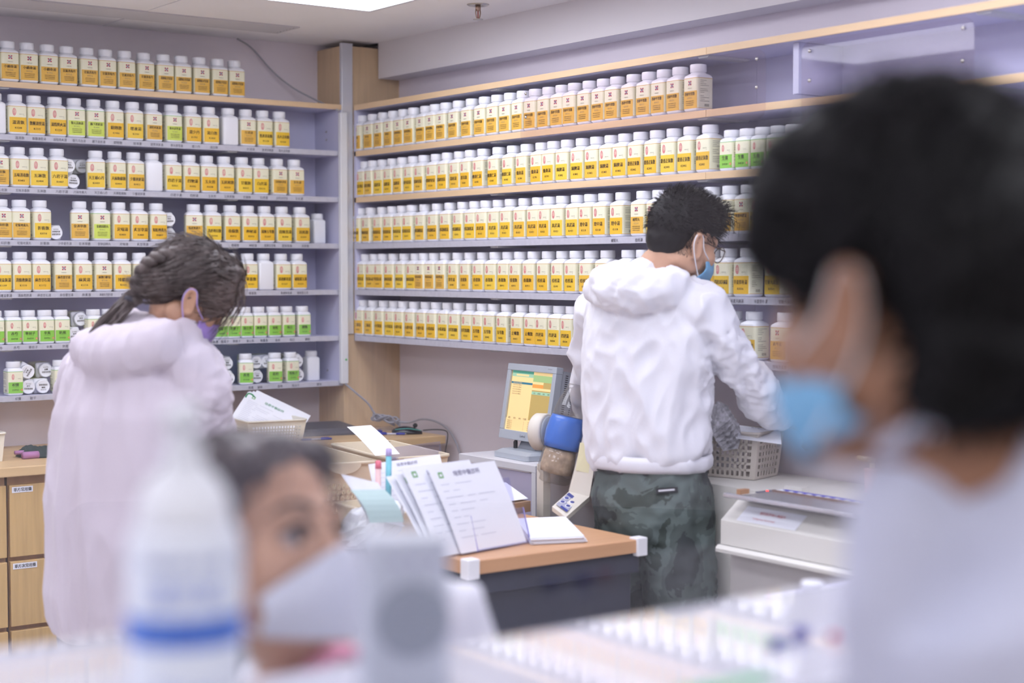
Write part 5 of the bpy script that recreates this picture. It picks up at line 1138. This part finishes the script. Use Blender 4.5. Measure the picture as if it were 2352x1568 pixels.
# ---- the man in front of the counter, near right ------------------------------------
def build_near_man():
    t = thing('person', 'near man with black hair and blue mask in white shirt seen from behind at right', 'person', (.90,.62,0)); O = Vector((.90,.62,0))
    def L(px, py, d): return D(px, py, d)-O
    hz = Vector((FWD.x, FWD.y, 0)).normalized()
    ax = tuple(v*.93 for v in frame(-RGT*.66+hz*.74-UPV*.15, UPV*.95+RGT*.05)); c = L(2072,672,1.06); Rv, Fv, Uv = ax; P = lambda r, f, u: c+Rv*r+Fv*f+Uv*u
    bm = head_bm(c, ax, [L(2160,900,1.05), L(2240,1040,1.06)], 1.0, .058)
    blob('body', bm, .0042, SKIN2, t, 3)
    bm = bmesh.new(); ell(bm, P(0,-.014,.066), (.094,.116,.092), ax, 26, 18); ell(bm, P(0,.040,.090), (.078,.070,.056), ax); ell(bm, P(0,-.066,.02), (.090,.074,.092), ax); ell(bm, P(0,-.070,-.050), (.076,.052,.055), ax); ell(bm, P(-.03,-.06,-.075), (.045,.04,.035), ax)
    for q in (-1, 1): ell(bm, P(q*.070,.035,.05), (.020,.055,.05), ax); ell(bm, P(q*.072,.032,.008), (.008,.012,.03), ax)
    hair = blob('hair', bm, .007, HAIRB, t, 4, folds(.004, 36, seed=23)); rnd = random.Random(54); roots = []
    for p, n in surf_points(hair, 1300, 35):
        fl = (n*.5-Uv*.4+Fv*rnd.uniform(-.4,.4)+Rv*rnd.uniform(-.4,.4)).normalized(); ln = rnd.uniform(.010,.024); roots.append([p-n*.002, p+fl*ln*.5, p+fl*ln-n*.002])
    strands('hair_locks', roots, HAIRB, hair, .0018)
    mk = patch('face_mask', c, ax, mask_grid(1.02, -.038, -.116, .114, .079, .108, .03), MATS['light blue mask'], t)
    for q in (-1, 1): loop_('ear_loop', c, ax, [(q*.070,.045,-.040),(q*.083,.012,-.022),(q*.091,-.010,.008),(q*.094,-.030,.004),(q*.088,-.030,-.022),(q*.080,-.012,-.055),(q*.068,.035,-.105)], MATS['mask loop white'], mk, .0016)
    S = (RGT*.8+hz*.6).normalized(); bm = bmesh.new()
    tube(bm, [L(2235,985,1.05), L(2305,1030,1.06), L(2400,1120,1.07), L(2460,1280,1.08), L(2490,1500,1.08), L(2450,1900,1.10), L(2450,2400,1.12)], [(.075,.066),(.105,.085),(.150,.105),(.168,.120),(.165,.125),(.16,.125),(.16,.125)], 28, side=S)
    tube(bm, [L(2170,1095,1.05), L(2105,1210,1.05), L(2080,1380,1.05), L(2080,1560,1.06), L(2085,1750,1.08)], [.045,.046,.044,.042,.040], 18)
    blob('shirt', bm, .007, mat('white shirt cloth', (198,201,220), .8, bump=.1, scale=120), t, 5, folds(.004, 10, (1,1,.6), 33))
    bm = bmesh.new(); tube(bm, spline([L(2040,1030,1.02), L(2110,985,1.0), L(2190,965,.99), L(2290,955,1.0), L(2380,915,1.04)], 4), [(.006,.013)]*17, 12, side=UPV); obj('collar', bm, MATS['white shirt cloth'], t, True)
    bm = bmesh.new(); h0 = L(2450,2380,1.12)
    tube(bm, [h0+Vector((0,0,.06)), h0, h0+Vector((0,0,-.1))], [(.16,.125),(.165,.13),(.16,.12)], 24, side=S)
    for q in (1, -1):
        a = h0+Vector((0,0,-.08))+S*.085*q; tube(bm, [a, a+Vector((0,0,-.35)), Vector((a.x, a.y, .08))], [.095,.075,.055], 18)
    blob('trousers', bm, .012, mat('dark trousers', (50,52,64), .85), t, 3)
    for q in (1, -1):
        ft = h0+S*.085*q; ft.z = .04; bm = bmesh.new(); ell(bm, ft+Fv*.04, (.045,.12,.04), (S, S.cross(Vector((0,0,1))), Vector((0,0,1))), 16, 10); obj('shoe', bm, MATS['dark shoe'], t, True)
build_near_man()
# ---------------------------------------------------------------- counter and what stands on it
CT = 1.15
t = thing('counter', 'glossy white reception counter across the foreground', 'counter', (0,0,0))
GLOSS = mat('glossy white counter', (232,232,242), .06, spec=.6, coat=.6)
bm = bmesh.new(); box(bm, (-.9,.93,CT-.03),(2.75,1.225,CT), 0, .004); obj('counter_top', bm, GLOSS, t)
bm = bmesh.new(); box(bm, (-.9,1.2255,CT-.03),(.60,1.46,CT), 0, .004); obj('side_top', bm, GLOSS, t)
obj('front_panel', B((-.9,.97,0),(2.75,1.19,CT-.031)), mat('counter panel', (206,204,214), .5), t)
# clear screen standing on the counter
t = thing('counter_screen', 'clear acrylic screen standing along the reception counter', 'screen', (0,0,0))
bm = bmesh.new(); box(bm, (-.9,1.207,CT+.0005),(2.75,1.211,2.3)); obj('pane', bm, clear('screen acrylic', (250,250,252), .07, .0, .01), t)
# pump bottle
p = D(425,1400,1.12); t = thing('pump_bottle', 'white pump bottle with blue band standing on the counter at left', 'bottle', (p.x,p.y,CT+.0005), -.42)
bm = bmesh.new(); lathe(bm, [(.036,0),(.040,.004),(.040,.158),(.0385,.166),(.034,.172)], 40); obj('body', bm, mat('bottle plastic', (226,230,240), .35), t, True)
bm = bmesh.new(); lathe(bm, [(.0342,.170),(.0338,.178),(.031,.192),(.024,.204),(.0155,.212),(.0145,.215)], 36); obj('shoulder_cap', bm, mat('white cap plastic', (230,232,238), .4), t, True)
bm = bmesh.new(); lathe(bm, [(.0135,.2145),(.0135,.228),(.0085,.230),(.0085,.242)], 24); obj('collar', bm, MATS['white cap plastic'], t, True)
bm = bmesh.new(); lathe(bm, [(.0125,.2395),(.0135,.243),(.0135,.252),(.010,.257)], 24); tube(bm, [(0,0,.250),(-.006,-.020,.251),(-.010,-.034,.244)], [.007,.0065,.005], 12); obj('pump_head', bm, MATS['white cap plastic'], t, True)
lb = bmesh.new(); n = 40; loft(lb, [[Vector((.0404*cos(a), .0404*sin(a), z)) for a in [pi+pi*k/n*1.0 for k in range(n+1)]] for z in (.02,.157)], False); 
lab = obj('label', lb, mat('bottle label white', (226,232,244), .4), t, True)
bm = bmesh.new(); 
for z0, z1, mi in ((.0915,.1125,0),): 
    for k in range(n): 
        a0, a1 = pi+pi*k/n, pi+pi*(k+1)/n; quad(bm, [(.0407*cos(a0),.0407*sin(a0),z0),(.0407*cos(a1),.0407*sin(a1),z0),(.0407*cos(a1),.0407*sin(a1),z1),(.0407*cos(a0),.0407*sin(a0),z1)], 0)
obj('blue_band', bm, mat('band blue', (92,132,216), .4), lab)
def wrap_text(s, z, h, rad, m, nm, wmax, a_mid=-pi/2):
    V, Fc, wd = glyphs(s); sx = min(h, wmax/wd); bm = bmesh.new(); vs = [bm.verts.new((rad*cos(a_mid+x*sx/rad), rad*sin(a_mid+x*sx/rad), z+y*h)) for x, y in V]
    for f in Fc:
        try: bm.faces.new([vs[i] for i in f])
        except ValueError: pass
    obj(nm, bm, m, lab)
wrap_text('免洗 酒精 消毒', .0945, .015, .0411, mat('band dark blue', (22,72,186), .4), 'band_lettering', .066); wrap_text('搓手液', .120, .018, .0411, mat('pale blue print', (128,148,218), .4), 'name_lettering', .05); wrap_text('HAND RUB', .146, .008, .0411, mat('slate print', (130,140,190), .4), 'top_lettering', .06); wrap_text('500 ml', .055, .012, .0411, MATS['pale blue print'], 'size_lettering', .04)
# intercom speaker
p = D(925,1390,1.33); rz = -math.atan2(p.x, p.y)+.18; t = thing('intercom_speaker', 'grey intercom speaker with round grille standing on the counter', 'speaker', (p.x,p.y,CT+.0005), rz)
GS = mat('speaker grey', (198,203,216), .4)
bm = bmesh.new(); loft(bm, [rsq(.036*s, .008, z, .026*s) for z, s in ((0,.97),(.003,1),(.125,.98),(.130,.94))]); obj('case', bm, GS, t)
bm = bmesh.new(); lathe(bm, [(.031,0),(.031,.0015),(.027,.002)], 40, (.004,-.0258,.063), (0,-1,0)); gr = obj('grille_ring', bm, mat('grille grey', (150,156,170), .5), t, True)
for k in range(14):
    z = .036+k*.0042; hw = math.sqrt(max(0, .0285**2-(z-.063)**2)); bm = bmesh.new(); box(bm, (.004-hw,-.0295,z-.0012),(.004+hw,-.0275,z+.0012)); obj('grille_bar', bm, mat('grille light', (178,184,198), .5), gr)
bm = bmesh.new()
for k in range(3): box(bm, (-.012+k*.016,-.0272,.108),(-.006+k*.016,-.0258,.113), 0, .0005)
obj('key_row', bm, mat('key mauve', (160,156,186), .5), t)
# pens, card, cosmetic tube on the counter
pen('blurred dark blue pen lying on the counter near the white shirt', G(1770,1478,CT+.006), G(1852,1452,CT+.006), BLUEPEN, .0052)
pen('red tipped pen beside the dark blue pen on the counter', G(1905,1462,CT+.005), G(1960,1450,CT+.005), mat('red pen plastic', (206,90,110), .4))
bm = bmesh.new(); a, b = G(1590,1600,CT+.001), G(1740,1545,CT+.001); box(bm, (min(a.x,b.x),min(a.y,b.y),CT+.0006),(max(a.x,b.x),max(a.y,b.y),CT+.0022), 0, .0004)
tag(obj('green_card', bm, mat('green card', (130,186,150), .5), None), 'green card lying flat on the counter at the bottom edge', 'card')

# ---------------------------------------------------------------- waiting room behind the camera, seen only in the screen's reflection
def bench(label, p, q):
    u = (q-p).normalized(); n = Vector((u.y,-u.x,0)); L_ = (q-p).length; t = thing('bench', label, 'bench', (p.x,p.y,0)); m = mat('charcoal bench', (34,32,36), .8)
    bm = bmesh.new(); R0 = [u*(v.x+L_/2)+Vector((0,0,v.y+.60)) for v in rsq(L_/2, .06, 0, .25, 6)]; loft(bm, [[v-n*.04 for v in R0],[v+n*.04 for v in R0]]); obj('backrest', bm, m, t)
    bm = bmesh.new(); A = [u*.1-n*.42, u*(L_-.1)-n*.42, u*(L_-.1)-n*.05, u*.1-n*.05]; loft(bm, [[v+Vector((0,0,.34)) for v in A],[v+Vector((0,0,.44)) for v in A]]); obj('seat', bm, m, t)
    for s in (.1, .9):
        bm = bmesh.new(); c = u*L_*s-n*.25; box(bm, (c.x-.03,c.y-.03,0),(c.x+.03,c.y+.03,.34)); obj('leg', bm, m, t)
def mir(p): return Vector((p.x, 2*1.209-p.y, 0))
bench('long charcoal waiting bench behind the camera', mir(G(602,1140,.85)), mir(G(1905,1186,.85)))
bench('short charcoal waiting bench behind the camera', mir(G(150,1158,.85)), mir(G(530,1153,.85)))
